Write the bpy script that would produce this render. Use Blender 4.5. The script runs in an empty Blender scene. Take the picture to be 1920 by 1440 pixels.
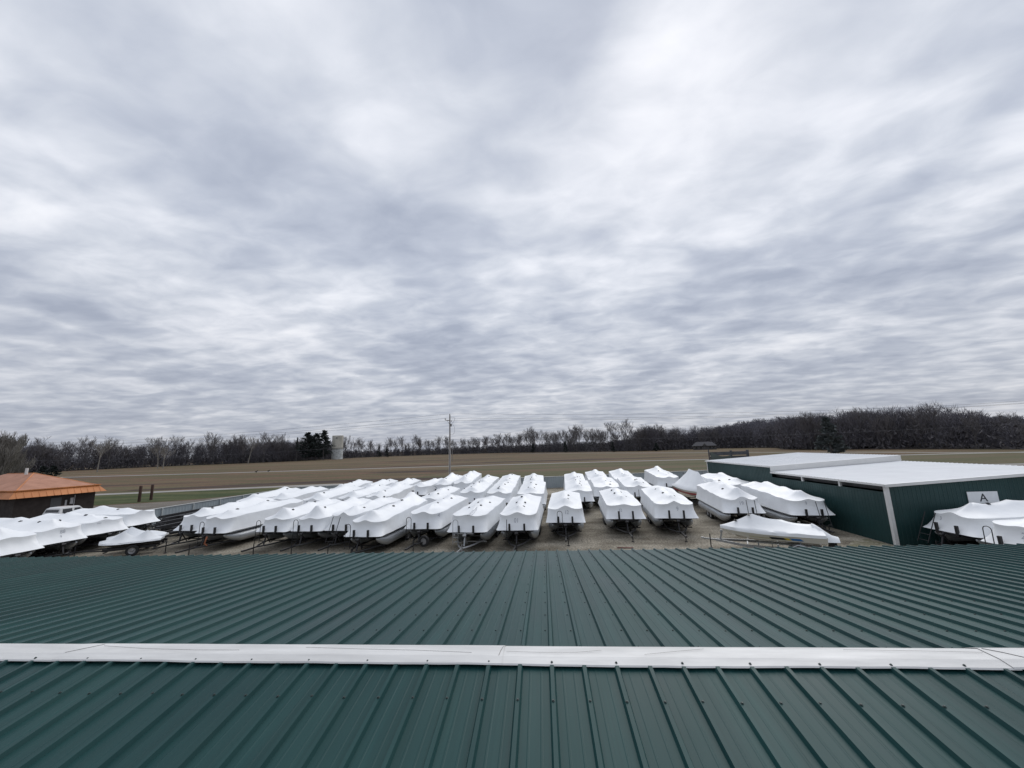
import bpy, math, random
from mathutils import Vector, Matrix, noise
from mathutils.bvhtree import BVHTree
PI = math.pi; R = math.radians
S = bpy.context.scene
COL = S.collection

# ------------------------------------------------------------------ camera
F_PX, PITCH, YAW, ROLL = 699.97, 0.1677, 0.0732, -0.0336
cam = bpy.data.cameras.new('camera'); camo = bpy.data.objects.new('camera', cam); COL.objects.link(camo)
cam.sensor_fit = 'HORIZONTAL'; cam.sensor_width = 36.0; cam.lens = 36.0 * F_PX / 1920
cam.clip_start = 0.05; cam.clip_end = 6000
fw = Vector((-math.sin(YAW)*math.cos(PITCH), math.cos(YAW)*math.cos(PITCH), math.sin(PITCH)))
rt = Vector((math.cos(YAW), math.sin(YAW), 0)); up = rt.cross(fw)
c_, s_ = math.cos(ROLL), math.sin(ROLL)
rx = c_*rt + s_*up; ux = -s_*rt + c_*up
M3 = Matrix((rx, ux, -fw)).transposed()
camo.matrix_world = Matrix.Translation((0, -3.911, 6.05)) @ M3.to_4x4()
S.camera = camo

# ------------------------------------------------------------------ sky and sun
S.view_settings.view_transform = 'Standard'; S.view_settings.look = 'None'
S.view_settings.exposure = 0.16; S.view_settings.gamma = 1.0
SUN_EL, SUN_AZ = R(46), R(23)                     # azimuth clockwise from +Y
sd = Vector((math.sin(SUN_AZ)*math.cos(SUN_EL), math.cos(SUN_AZ)*math.cos(SUN_EL), math.sin(SUN_EL)))
W = bpy.data.worlds.new('World'); S.world = W; W.use_nodes = True
nt = W.node_tree; nt.nodes.clear()
def N(nt, t, **k):
    n = nt.nodes.new(t)
    for a, v in k.items():
        if a.startswith('i_'): n.inputs[a[2:].replace('_', ' ')].default_value = v
        else: setattr(n, a, v)
    return n
def math_n(nt, op, a, b=None, c=None):
    n = nt.nodes.new('ShaderNodeMath'); n.operation = op
    for i, v in enumerate((a, b, c)):
        if v is None: continue
        if isinstance(v, (int, float)): n.inputs[i].default_value = v
        else: nt.links.new(v, n.inputs[i])
    return n.outputs[0]
def ramp(nt, fac, stops, interp='LINEAR'):
    r = nt.nodes.new('ShaderNodeValToRGB'); r.color_ramp.interpolation = interp
    e = r.color_ramp.elements
    while len(e) > 1: e.remove(e[0])
    e[0].position = stops[0][0]; e[0].color = (*stops[0][1], 1)
    for p, c in stops[1:]:
        q = e.new(p); q.color = (*c, 1)
    nt.links.new(fac, r.inputs[0]); return r.outputs[0]
def mixc(nt, fac, a, b, mode='MIX'):
    m = nt.nodes.new('ShaderNodeMix'); m.data_type = 'RGBA'; m.blend_type = mode
    for s, v in ((0, fac), (6, a), (7, b)):
        if isinstance(v, (int, float)): m.inputs[s].default_value = v
        elif isinstance(v, tuple): m.inputs[s].default_value = (*v, 1)
        else: nt.links.new(v, m.inputs[s])
    return m.outputs[2]
tc = N(nt, 'ShaderNodeTexCoord'); sep = N(nt, 'ShaderNodeSeparateXYZ'); nt.links.new(tc.outputs['Generated'], sep.inputs[0])
zc = math_n(nt, 'MAXIMUM', sep.outputs[2], 0.0)
den = math_n(nt, 'ADD', zc, 0.11)
cx = math_n(nt, 'DIVIDE', sep.outputs[0], den); cy = math_n(nt, 'DIVIDE', sep.outputs[1], den)
comb = N(nt, 'ShaderNodeCombineXYZ'); nt.links.new(cx, comb.inputs[0]); nt.links.new(cy, comb.inputs[1])
def cloud(scale, rot, sx, sy, off, detail, rough, dist):
    mp = N(nt, 'ShaderNodeMapping'); mp.inputs['Rotation'].default_value = (0, 0, R(rot))
    mp.inputs['Scale'].default_value = (sx, sy, 1); mp.inputs['Location'].default_value = off
    nt.links.new(comb.outputs[0], mp.inputs[0])
    n = N(nt, 'ShaderNodeTexNoise'); n.inputs['Scale'].default_value = scale
    n.inputs['Detail'].default_value = detail; n.inputs['Roughness'].default_value = rough; n.inputs['Distortion'].default_value = dist
    nt.links.new(mp.outputs[0], n.inputs['Vector']); return n.outputs[0]
n1 = cloud(0.85, -14, 1.15, 0.80, (3.1, 1.7, 0.0), 4, 0.5, 0.15)
n2 = cloud(4.3, 20, 0.95, 1.35, (9.3, 4.1, 2.0), 5, 0.50, 0.30)
w2 = N(nt, 'ShaderNodeMapRange'); nt.links.new(zc, w2.inputs['Value']); w2.inputs['From Min'].default_value = .12; w2.inputs['From Max'].default_value = .62; w2.inputs['To Min'].default_value = .52; w2.inputs['To Max'].default_value = .26
dn = math_n(nt, 'SUBTRACT', n2, n1)
cl = math_n(nt, 'MULTIPLY_ADD', dn, w2.outputs[0], n1)
dt = N(nt, 'ShaderNodeVectorMath', operation='DOT_PRODUCT'); nt.links.new(tc.outputs['Generated'], dt.inputs[0]); dt.inputs[1].default_value = sd
glow = math_n(nt, 'POWER', math_n(nt, 'MAXIMUM', dt.outputs['Value'], 0.0), 90.0)
cl2 = math_n(nt, 'ADD', cl, math_n(nt, 'MULTIPLY', glow, 0.15))
ccol = ramp(nt, cl2, [(0.36, (0.375, 0.415, 0.51)), (0.45, (0.485, 0.525, 0.615)), (0.52, (0.605, 0.64, 0.715)), (0.59, (0.75, 0.775, 0.84)), (0.69, (0.93, 0.94, 0.98))])
# towards the horizon the layer closes to an even grey
hz = ramp(nt, zc, [(0.0, (1, 1, 1)), (0.10, (0.62, 0.62, 0.62)), (0.34, (0, 0, 0))])
ccol = mixc(nt, hz, ccol, mixc(nt, 0.42, ccol, (0.45, 0.465, 0.535)))
dark = ramp(nt, zc, [(0.0, (0.80, 0.80, 0.80)), (0.45, (1.0, 1.0, 1.0))])
ccol = mixc(nt, 1.0, ccol, dark, 'MULTIPLY')
sky = N(nt, 'ShaderNodeTexSky', sky_type='NISHITA'); sky.sun_disc = False; sky.sun_elevation = SUN_EL; sky.sun_rotation = SUN_AZ
c10 = mixc(nt, 1.0, ccol, (10.0, 10.0, 10.0), 'MULTIPLY')
allc = mixc(nt, 0.965, sky.outputs[0], c10)
bg = N(nt, 'ShaderNodeBackground'); bg.inputs['Strength'].default_value = 0.1; nt.links.new(allc, bg.inputs[0])
wo = N(nt, 'ShaderNodeOutputWorld'); nt.links.new(bg.outputs[0], wo.inputs[0])
sl = bpy.data.lights.new('sun', 'SUN'); sl.energy = 1.45; sl.angle = R(50); sl.color = (1.0, 0.97, 0.93)
so = bpy.data.objects.new('sun', sl); COL.objects.link(so)
so.rotation_euler = sd.to_track_quat('Z', 'Y').to_euler(); so.location = (0, 0, 60)

# ------------------------------------------------------------------ materials
MATS = {}
def mat(name, col, rough=0.6, metal=0.0, spec=0.5, var=0.0, vscale=3.0, bump=0.0, bscale=20.0, stretch=None, col2=None, coat=0.0):
    if name in MATS: return MATS[name]
    m = bpy.data.materials.new(name); m.use_nodes = True; t = m.node_tree
    b = t.nodes['Principled BSDF']
    b.inputs['Base Color'].default_value = (*col, 1); b.inputs['Roughness'].default_value = rough
    b.inputs['Metallic'].default_value = metal; b.inputs['Specular IOR Level'].default_value = spec
    b.inputs['Coat Weight'].default_value = coat
    if var or bump:
        tcn = N(t, 'ShaderNodeTexCoord'); mp = N(t, 'ShaderNodeMapping'); t.links.new(tcn.outputs['Object'], mp.inputs[0])
        if stretch: mp.inputs['Scale'].default_value = stretch
        if var:
            n = N(t, 'ShaderNodeTexNoise'); n.inputs['Scale'].default_value = vscale; n.inputs['Detail'].default_value = 6; n.inputs['Roughness'].default_value = 0.6
            t.links.new(mp.outputs[0], n.inputs['Vector'])
            c2 = col2 or tuple(max(0, c*(1-var)) for c in col); c1 = tuple(min(1, c*(1+var*0.6)) for c in col)
            t.links.new(ramp(t, n.outputs[0], [(0.32, c2), (0.68, c1)]), b.inputs['Base Color'])
            t.links.new(ramp(t, n.outputs[0], [(0.3, (min(1, rough+.08),)*3), (0.7, (max(0, rough-.06),)*3)]), b.inputs['Roughness'])
        if bump:
            n2 = N(t, 'ShaderNodeTexNoise'); n2.inputs['Scale'].default_value = bscale; n2.inputs['Detail'].default_value = 4
            t.links.new(mp.outputs[0], n2.inputs['Vector'])
            bp = N(t, 'ShaderNodeBump'); bp.inputs['Strength'].default_value = bump; bp.inputs['Distance'].default_value = 0.02
            t.links.new(n2.outputs[0], bp.inputs['Height']); t.links.new(bp.outputs[0], b.inputs['Normal'])
    MATS[name] = m; return m

m_wrap = mat('shrink_wrap', (0.80, 0.82, 0.84), 0.42, spec=0.45, var=0.05, vscale=1.2, bump=0.45, bscale=2.6)
def roof_green():
    m = bpy.data.materials.new('green_painted_steel'); m.use_nodes = True; t = m.node_tree; b = t.nodes['Principled BSDF']
    tcn = N(t, 'ShaderNodeTexCoord'); sx = N(t, 'ShaderNodeSeparateXYZ'); t.links.new(tcn.outputs['Object'], sx.inputs[0])
    pn = math_n(t, 'FLOOR', math_n(t, 'DIVIDE', math_n(t, 'ADD', sx.outputs[0], 0.46), 0.9144))
    wn = N(t, 'ShaderNodeTexWhiteNoise', noise_dimensions='1D'); t.links.new(pn, wn.inputs['W'])
    def nz(sc, scale, det, rough):
        mp = N(t, 'ShaderNodeMapping'); mp.inputs['Scale'].default_value = sc; t.links.new(tcn.outputs['Object'], mp.inputs[0])
        n = N(t, 'ShaderNodeTexNoise'); n.inputs['Scale'].default_value = scale; n.inputs['Detail'].default_value = det; n.inputs['Roughness'].default_value = rough
        t.links.new(mp.outputs[0], n.inputs['Vector']); return n.outputs[0]
    blot = nz((1, .55, 1), .8, 6, .6); streak = nz((9, .35, 1), 1.0, 5, .6); speck = nz((1, 1, 1), 26, 3, .7)
    c = ramp(t, blot, [(.3, (0.009, 0.043, 0.044)), (.5, (0.013, 0.052, 0.052)), (.72, (0.019, 0.061, 0.059))])
    c = mixc(t, 1.0, c, ramp(t, streak, [(.3, (.86, .86, .86)), (.55, (1, 1, 1)), (.75, (1.22, 1.20, 1.18))]), 'MULTIPLY')
    c = mixc(t, 1.0, c, ramp(t, wn.outputs[0], [(0, (.92, .92, .93)), (1, (1.07, 1.06, 1.05))]), 'MULTIPLY')
    c = mixc(t, ramp(t, speck, [(.70, (0, 0, 0)), (.80, (.35, .35, .35))]), c, (0.085, 0.10, 0.09))
    t.links.new(c, b.inputs['Base Color']); b.inputs['Specular IOR Level'].default_value = .17
    t.links.new(ramp(t, blot, [(.3, (.36,)*3), (.7, (.52,)*3)]), b.inputs['Roughness'])
    bp = N(t, 'ShaderNodeBump'); bp.inputs['Strength'].default_value = .10; bp.inputs['Distance'].default_value = .02
    t.links.new(nz((1.3, .5, 1), 1.6, 3, .5), bp.inputs['Height']); t.links.new(bp.outputs[0], b.inputs['Normal']); return m
m_green = roof_green()
m_greenwall = mat('green_wall_steel', (0.014, 0.046, 0.046), 0.5, spec=0.35, var=0.15, vscale=0.8)
m_capw = mat('white_ridge_steel', (0.62, 0.62, 0.61), 0.45, var=0.20, vscale=1.4, stretch=(0.6, 4, 1), bump=0.08, bscale=3)
m_crack = mat('hairline_crack', (0.22, 0.21, 0.20), 0.8)
m_roofw = mat('white_roof_steel', (0.80, 0.81, 0.82), 0.42, var=0.05, vscale=0.6)
m_trimw = mat('white_trim', (0.66, 0.66, 0.65), 0.5, var=0.05)
m_screw = mat('screw_head', (0.010, 0.026, 0.025), 0.5)
m_black = mat('black_steel', (0.012, 0.012, 0.014), 0.5, var=0.2)
m_galv = mat('galvanised_steel', (0.36, 0.37, 0.38), 0.45, metal=0.7, var=0.15)
m_rubber = mat('tyre_rubber', (0.016, 0.016, 0.017), 0.85)
m_rim = mat('wheel_rim', (0.30, 0.30, 0.31), 0.4, metal=0.5)
m_alu = mat('pontoon_aluminium', (0.50, 0.52, 0.54), 0.42, metal=0.55, var=0.12, vscale=2.0)
m_deck = mat('deck_edge', (0.06, 0.065, 0.075), 0.5)
m_under = mat('under_deck', (0.05, 0.05, 0.055), 0.8)
m_vent = mat('vent_plastic', (0.012, 0.012, 0.016), 0.5)
m_ink = mat('marker_ink', (0.40, 0.42, 0.46), 0.7)
m_gelw = mat('white_gelcoat', (0.62, 0.61, 0.56), 0.25, coat=0.3)
m_gelc = mat('cream_gelcoat', (0.64, 0.62, 0.55), 0.3, coat=0.3)
m_red = mat('red_gelcoat', (0.33, 0.025, 0.035), 0.3, coat=0.3)
m_yel = mat('yellow_stripe', (0.60, 0.48, 0.05), 0.35)
m_cream2 = mat('pale_yellow_stripe', (0.50, 0.46, 0.28), .35)
m_blue = mat('blue_stripe', (0.03, 0.16, 0.42), 0.35)
m_gblk = mat('black_stripe', (0.02, 0.02, 0.025), 0.35)
m_fence = mat('fence_steel', (0.30, 0.345, 0.37), 0.5, var=0.12, vscale=0.8)
m_fcap = mat('fence_cap_steel', (0.42, 0.43, 0.42), 0.5, var=0.12, vscale=1.5)
m_fpost = mat('fence_post', (0.42, 0.45, 0.45), 0.6)
m_orange = mat('orange_roof_shingle', (0.40, 0.195, 0.125), 0.75, var=0.16, vscale=1.0, bump=0.5, bscale=30)
m_orangef = mat('orange_fascia', (0.52, 0.19, 0.055), 0.55, var=0.30, vscale=0.9, stretch=(0.3, 0.3, 0.3))
m_brownw = mat('brown_wall', (0.030, 0.022, 0.019), 0.8, var=0.3, vscale=2)
m_glass = mat('dark_glass', (0.012, 0.014, 0.017), 0.08, spec=0.6)
m_silver = mat('silver_car_paint', (0.56, 0.56, 0.56), 0.3, metal=0.3, coat=0.5)
m_concrete = mat('silo_concrete', (0.62, 0.60, 0.53), 0.85, var=0.3, vscale=0.25, stretch=(1, 1, 0.25))
m_silolow = mat('silo_whitewash', (0.62, 0.65, 0.65), 0.85, var=0.35, vscale=0.5)
m_wood = mat('weathered_pole_wood', (0.27, 0.25, 0.235), 0.85, var=0.25, vscale=2, stretch=(4, 4, 0.3))
m_wire = mat('power_cable', (0.10, 0.10, 0.11), 0.6)
m_cer = mat('insulator', (0.12, 0.11, 0.11), 0.4)
m_postbr = mat('rust_brown_post', (0.055, 0.028, 0.02), 0.8, var=0.4, vscale=2)
m_bark = mat('grey_bark', (0.105, 0.098, 0.096), 0.9, var=0.25, vscale=0.5)
m_twig = mat('winter_twigs', (0.125, 0.115, 0.116), 0.9)
m_twig2 = mat('pale_winter_twigs', (0.22, 0.205, 0.185), 0.9, var=0.35, vscale=0.4)
m_white_bark = mat('pale_sycamore_bark', (0.24, 0.225, 0.20), 0.9, var=0.35, vscale=0.3)
m_pine = mat('pine_needles', (0.020, 0.030, 0.028), 0.85, var=0.4, vscale=0.5)
m_cedar = mat('cedar_foliage', (0.105, 0.122, 0.122), 0.9, var=.3, vscale=.4)
m_wood_mass = mat('far_wood_twigs', (0.118, 0.112, 0.128), 0.95, var=0.35, vscale=0.06)
m_hill_wood = mat('hill_wood_twigs', (0.125, 0.122, 0.145), 0.95, var=0.3, vscale=0.04)
m_thicket = mat('undergrowth', (0.085, 0.08, 0.085), 0.95, var=0.4, vscale=0.15)
m_timber = mat('grey_timber', (0.075, 0.077, 0.085), 0.85, var=0.25, vscale=2)
m_net = mat('grey_net', (0.085, 0.10, 0.09), 0.85)
m_stone = mat('house_wall', (0.075, 0.072, 0.07), 0.85, var=0.2)
m_shing = mat('house_roof', (0.052, 0.052, 0.060), 0.85)
m_sign = mat('sign_panel', (0.74, 0.76, 0.77), 0.5, var=0.06)
m_signtx = mat('sign_letter', (0.02, 0.025, 0.03), 0.6)
m_feather = mat('black_feathers', (0.012, 0.011, 0.010), 0.8)
m_door = mat('grey_door', (0.07, 0.072, 0.075), 0.6)
m_box = mat('meter_box', (0.34, 0.34, 0.35), 0.6)
m_plank = mat('reddish_plank', (0.20, 0.105, 0.085), 0.85, var=.4)
m_rope = mat('orange_strap', (0.28, 0.10, 0.05), 0.8)

def ground_mat(name, cols, sx, sy, scale, det=8, fine=0.0, fscale=8.0, bump=0.4):
    m = bpy.data.materials.new(name); m.use_nodes = True; t = m.node_tree; b = t.nodes['Principled BSDF']
    b.inputs['Roughness'].default_value = 0.95; b.inputs['Specular IOR Level'].default_value = 0.15
    tcn = N(t, 'ShaderNodeTexCoord'); mp = N(t, 'ShaderNodeMapping'); t.links.new(tcn.outputs['Object'], mp.inputs[0])
    mp.inputs['Scale'].default_value = (sx, sy, 1); mp.inputs['Rotation'].default_value = (0, 0, R(2))
    n = N(t, 'ShaderNodeTexNoise'); n.inputs['Scale'].default_value = scale; n.inputs['Detail'].default_value = det; n.inputs['Roughness'].default_value = 0.62
    t.links.new(mp.outputs[0], n.inputs['Vector'])
    k = len(cols)
    c = ramp(t, n.outputs[0], [(0.38+0.24*i/(k-1), cc) for i, cc in enumerate(cols)])
    if fine:
        f = N(t, 'ShaderNodeTexNoise'); f.inputs['Scale'].default_value = fscale; f.inputs['Detail'].default_value = 6; f.inputs['Roughness'].default_value = 0.7
        t.links.new(tcn.outputs['Object'], f.inputs['Vector'])
        g = ramp(t, f.outputs[0], [(0.35, (1-fine,)*3), (0.65, (1+fine*0.8,)*3)])
        c = mixc(t, 1.0, c, g, 'MULTIPLY')
        bp = N(t, 'ShaderNodeBump'); bp.inputs['Strength'].default_value = bump; bp.inputs['Distance'].default_value = 0.05
        t.links.new(f.outputs[0], bp.inputs['Height']); t.links.new(bp.outputs[0], b.inputs['Normal'])
    t.links.new(c, b.inputs['Base Color']); return m
BR, OL, DK, GR = (0.160, 0.112, 0.078), (0.115, 0.102, 0.063), (0.082, 0.060, 0.048), (0.060, 0.066, 0.032)
m_field = ground_mat('dormant_grass', [(0.052, 0.039, 0.029), (0.142, 0.088, 0.058), (0.076, 0.077, 0.038), (0.138, 0.082, 0.055), (0.100, 0.092, 0.047), (0.155, 0.110, 0.072)], 0.006, 0.055, 1.0, det=5, fine=0.25, fscale=1.2)
m_near = ground_mat('olive_grass', [(0.125, 0.092, 0.060), (0.098, 0.092, 0.050), (0.076, 0.076, 0.038)], 0.010, 0.09, 1.0, fine=0.2, fscale=1.8)
m_soil = ground_mat('dark_brown_grass', [(0.042, 0.030, 0.026), (0.060, 0.042, 0.034), (0.085, 0.062, 0.045)], 0.02, 0.3, 1.0, fine=0.2, fscale=2)
m_verge = ground_mat('green_grass', [(0.040, 0.056, 0.020), (0.058, 0.072, 0.028), (0.095, 0.092, 0.042)], 0.06, 0.3, 1.0, fine=0.25, fscale=2)
m_gravel = ground_mat('gravel', [(0.155, 0.136, 0.106), (0.25, 0.226, 0.182), (0.345, 0.315, 0.26)], 0.30, 0.45, 1.0, fine=0.6, fscale=9, bump=0.9)
m_weed = ground_mat('weedy_gravel', [(0.28, 0.255, 0.21), (0.18, 0.17, 0.105), (0.32, 0.295, 0.24), (0.16, 0.155, 0.085)], 0.35, 0.8, 1.0, fine=0.5, fscale=7, bump=0.8)
m_road = ground_mat('worn_asphalt', [(0.25, 0.24, 0.225), (0.31, 0.30, 0.28)], 0.05, 0.5, 1.0, fine=0.08, fscale=3)
m_drive = ground_mat('gravel_drive', [(0.12, 0.108, 0.092), (0.19, 0.172, 0.15)], 0.12, 0.5, 1.0, fine=0.3, fscale=5)
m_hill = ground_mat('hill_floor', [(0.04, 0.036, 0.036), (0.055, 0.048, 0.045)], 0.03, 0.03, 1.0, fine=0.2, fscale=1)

# ------------------------------------------------------------------ helpers
def root(o, label, cat, group=None):
    o['label'] = label; o['category'] = cat
    if group: o['group'] = group
    return o
def empty(name, loc=(0, 0, 0), rz=0.0, label=None, cat=None, group=None):
    o = bpy.data.objects.new(name, None); o.empty_display_size = 0.3; COL.objects.link(o)
    o.location = loc; o.rotation_euler = (0, 0, rz)
    if label: root(o, label, cat, group)
    return o
class MB:
    def __init__(s): s.v = []; s.f = []; s.m = []
    def add(s, vs, fs, mi=0):
        k = len(s.v); s.v += [tuple(p) for p in vs]; s.f += [tuple(i+k for i in f) for f in fs]; s.m += [mi]*len(fs); return s
    def box(s, a, b, mi=0):
        x0, y0, z0 = a; x1, y1, z1 = b
        return s.add([(x0,y0,z0),(x1,y0,z0),(x1,y1,z0),(x0,y1,z0),(x0,y0,z1),(x1,y0,z1),(x1,y1,z1),(x0,y1,z1)],
            [(0,3,2,1),(4,5,6,7),(0,1,5,4),(1,2,6,5),(2,3,7,6),(3,0,4,7)], mi)
    def bar(s, p, q, w, h=None, mi=0, up=(0,0,1)):
        h = h or w; p = Vector(p); q = Vector(q); d = (q-p).normalized(); u = Vector(up)
        if abs(d.dot(u)) > 0.98: u = Vector((0, 1, 0))
        a = d.cross(u).normalized()*w/2; b = a.cross(d).normalized()*h/2
        return s.add([p-a-b, p+a-b, p+a+b, p-a+b, q-a-b, q+a-b, q+a+b, q-a+b], [(0,3,2,1),(4,5,6,7),(0,1,5,4),(1,2,6,5),(2,3,7,6),(3,0,4,7)], mi)
    def tube(s, pts, r, n=6, mi=0, cap=True):
        pts = [Vector(p) for p in pts]; rr = r if isinstance(r, (list, tuple)) else [r]*len(pts); rings = []
        prev = None
        for i, p in enumerate(pts):
            d = (pts[min(i+1, len(pts)-1)] - pts[max(i-1, 0)]).normalized()
            if prev is None:
                u = Vector((0, 0, 1)) if abs(d.z) < 0.95 else Vector((1, 0, 0)); a = d.cross(u).normalized()
            else: a = (prev - d*prev.dot(d)).normalized()
            prev = a; b = d.cross(a)
            rings.append([p + (a*math.cos(2*PI*k/n) + b*math.sin(2*PI*k/n))*rr[i] for k in range(n)])
        fs = [(i*n+k, i*n+(k+1) % n, (i+1)*n+(k+1) % n, (i+1)*n+k) for i in range(len(pts)-1) for k in range(n)]
        if cap: fs += [tuple(range(n))[::-1], tuple((len(pts)-1)*n+k for k in range(n))]
        return s.add([v for r_ in rings for v in r_], fs, mi)
    def lathe(s, prof, n=16, axis='z', o=(0,0,0), mi=0):
        vs = []
        for r, h in prof:
            for k in range(n):
                a = 2*PI*k/n; p = (r*math.cos(a), r*math.sin(a), h)
                if axis == 'x': p = (h, p[0], p[1])
                vs.append((p[0]+o[0], p[1]+o[1], p[2]+o[2]))
        fs = [(i*n+k, i*n+(k+1) % n, (i+1)*n+(k+1) % n, (i+1)*n+k) for i in range(len(prof)-1) for k in range(n)]
        return s.add(vs, fs, mi)
    def mesh(s, name, mats, smooth=None):
        me = bpy.data.meshes.new(name); me.from_pydata(s.v, [], s.f)
        for m in (mats if isinstance(mats, (list, tuple)) else [mats]): me.materials.append(m)
        if any(s.m): me.polygons.foreach_set('material_index', s.m)
        if smooth is not None:
            me.polygons.foreach_set('use_smooth', [True]*len(me.polygons)); me.set_sharp_from_angle(angle=R(smooth))
        me.update(); return me
    def obj(s, name, mats, parent=None, smooth=None, loc=None):
        return link(name, s.mesh(name, mats, smooth), parent, loc)
def link(name, me, parent=None, loc=None):
    o = bpy.data.objects.new(name, me); COL.objects.link(o)
    if parent: o.parent = parent
    if loc: o.location = loc
    return o
def sheet(name, pts, m, z):
    o = MB().add([(x, y, z) for x, y in pts], [tuple(range(len(pts)))]).obj(name, m); o['kind'] = 'structure'; return o
def strip(name, pts, hw, m, z):
    b = MB(); vs = []
    for i, (x, y) in enumerate(pts):
        d = (Vector(pts[min(i+1, len(pts)-1)]) - Vector(pts[max(i-1, 0)])).normalized(); w = hw[i] if isinstance(hw, (list, tuple)) else hw
        vs += [(x-d.y*-w, y-d.x*w, z), (x+d.y*-w, y+d.x*w, z)]
    b.add(vs, [(2*i, 2*i+2, 2*i+3, 2*i+1) for i in range(len(pts)-1)])
    o = b.obj(name, m); o['kind'] = 'structure'; return o
def smooth_line(pts, n=8):
    out = []
    for i in range(len(pts)-1):
        p0, p1, p2, p3 = pts[max(i-1, 0)], pts[i], pts[i+1], pts[min(i+2, len(pts)-1)]
        for k in range(n):
            t = k/n
            out.append(tuple(0.5*(2*p1[j]+(p2[j]-p0[j])*t+(2*p0[j]-5*p1[j]+4*p2[j]-p3[j])*t*t+(3*p1[j]-p0[j]-3*p2[j]+p3[j])*t**3) for j in (0, 1)))
    return out + [pts[-1]]

# ------------------------------------------------------------------ ground, roads
sheet('ground', [(-2600, -600), (2600, -600), (2600, 3200), (-2600, 3200)], m_field, -0.02)
sheet('olive_field', smooth_line([(-30, 74), (0, 73), (60, 78), (150, 70), (150, 120)], 4) + smooth_line([(52, 121.5), (0, 129), (-20, 127)], 4), m_near, -0.012)
strip('dark_grass_strip', smooth_line([(-84, 68), (-71, 70.5), (-58, 73), (-41, 76), (-18, 76)]), [1.5+2.2*min(1, i/14) for i in range(33)], m_soil, -0.010)
strip('far_road', smooth_line([(-420, 150), (-290, 143), (-202, 138), (-132, 134), (-80, 133), (-20, 132.5), (35, 129), (62, 124), (140, 112), (260, 100)]), 2.2, m_road, 0.0)
strip('crest_road', smooth_line([(-20, 345), (8, 318), (48, 255), (83, 198), (101, 172), (117, 147), (126, 120), (150, 92), (200, 70)]), 2.0, m_road, 0.004)
strip('near_road', smooth_line([(-170, 52), (-110, 57), (-81, 61), (-65, 64.5), (-49, 67.5), (-33, 69.6), (-18, 71), (10, 72.5), (50, 74), (120, 70)]), 1.75, m_road, 0.004)
sheet('grass_verge', [(-100, 42), (-62, 45.5), (-52, 49.5), (-47, 56), (-41, 63), (-36, 67), (-50, 65.2), (-65, 62.4), (-81, 59), (-100, 56)], m_verge, -0.008)
sheet('gravel_drive', [(-62, 20), (-36, 20), (-36, 45.0), (0, 54.8), (70, 66), (70, 70.5), (-18, 68.8), (-33, 67.4), (-37, 66), (-45, 57), (-51, 48.6), (-62, 44.6)], m_drive, -0.006)
sheet('gravel_yard', [(-46, -25), (45, -25), (45, 60), (25, 57), (-35, 47.5), (-46, 30)], m_gravel, -0.002)
# weedy grass margin along the building and at the yard's edge
sheet('grass_margin', [(14.6, 16.5), (15.6, 18.4), (17.6, 20.4), (19.0, 21.2), (19.0, 14.0), (14.8, 14.2)], m_weed, 0.003)

sheet('weedy_strip', [(-30, 15.2), (-26, 18.6), (-22.5, 17.6), (-19, 18.5), (-15.5, 17.2), (-11.5, 16.4), (-8, 16.8), (-3, 16.6), (2, 18.2), (6, 19.2), (9, 18.4), (12, 17.5), (12, 14), (-30, 13)], m_weed, 0.001)
# wooded hill behind the field
def terrain(name, x0, x1, y0, y1, nx, ny, fn, m):
    b = MB(); vs = [(x0+(x1-x0)*i/nx, y0+(y1-y0)*j/ny) for j in range(ny+1) for i in range(nx+1)]
    b.add([(x, y, fn(x, y)) for x, y in vs], [(j*(nx+1)+i, j*(nx+1)+i+1, (j+1)*(nx+1)+i+1, (j+1)*(nx+1)+i) for j in range(ny) for i in range(nx)])
    o = b.obj(name, m, smooth=60); o['kind'] = 'structure'; return o
def hill_z(x, y):
    a = math.exp(-((x-262)/72)**2) * math.exp(-((y-470)/110)**2)*15
    b = math.exp(-((x-420)/170)**2) * math.exp(-((y-460)/150)**2)*13
    return a + b - 1.2
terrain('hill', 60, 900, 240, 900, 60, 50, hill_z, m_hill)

# ------------------------------------------------------------------ green metal building under the camera
RIB = 0.3048
TA, TB = math.tan(0.1175), math.tan(0.1361)
def ribbed(x0, x1, ys, zf, wob=0.0, seed=1):
    k0, k1 = math.floor(x0/RIB), math.ceil(x1/RIB); prof = []
    for k in range(k0, k1):
        x = k*RIB
        prof += [(x-.032, 0), (x-.017, .034), (x+.017, .034), (x+.032, 0), (x+RIB/3-.011, 0), (x+RIB/3-.006, .0016), (x+RIB/3+.006, .0016), (x+RIB/3+.011, 0), (x+2*RIB/3-.011, 0), (x+2*RIB/3-.006, .0016), (x+2*RIB/3+.006, .0016), (x+2*RIB/3+.011, 0)]
    vs = []
    for y in ys:
        for x, h in prof:
            w = wob*noise.noise(Vector((x*2.1, y*0.8, seed))) if wob else 0
            vs.append((x, y, zf(y)+h+w))
    n = len(prof)
    return vs, [(j*n+i, j*n+i+1, (j+1)*n+i+1, (j+1)*n+i) for j in range(len(ys)-1) for i in range(n-1)]
hall = empty('metal_building', (0, 0, 0), 0, 'long low foreground building with a ribbed green metal roof and white ridge capping', 'building')
zfar = lambda y: 3.95 - TA*y
znear = lambda y: 3.95 + TB*y
b = MB(); b.add(*ribbed(-30, 30, [0.22+0.62*i for i in range(12)] + [7.62], zfar, 0.004, 1)); b.obj('roof_slope', m_green, hall)
b = MB(); b.add(*ribbed(-30, 30, [-9.0, -6, -4, -3, -2.2, -1.5, -1.0, -0.5, -0.2, 0.2], znear, 0.003, 5)); b.obj('roof_slope', m_green, hall)
b = MB()
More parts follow.
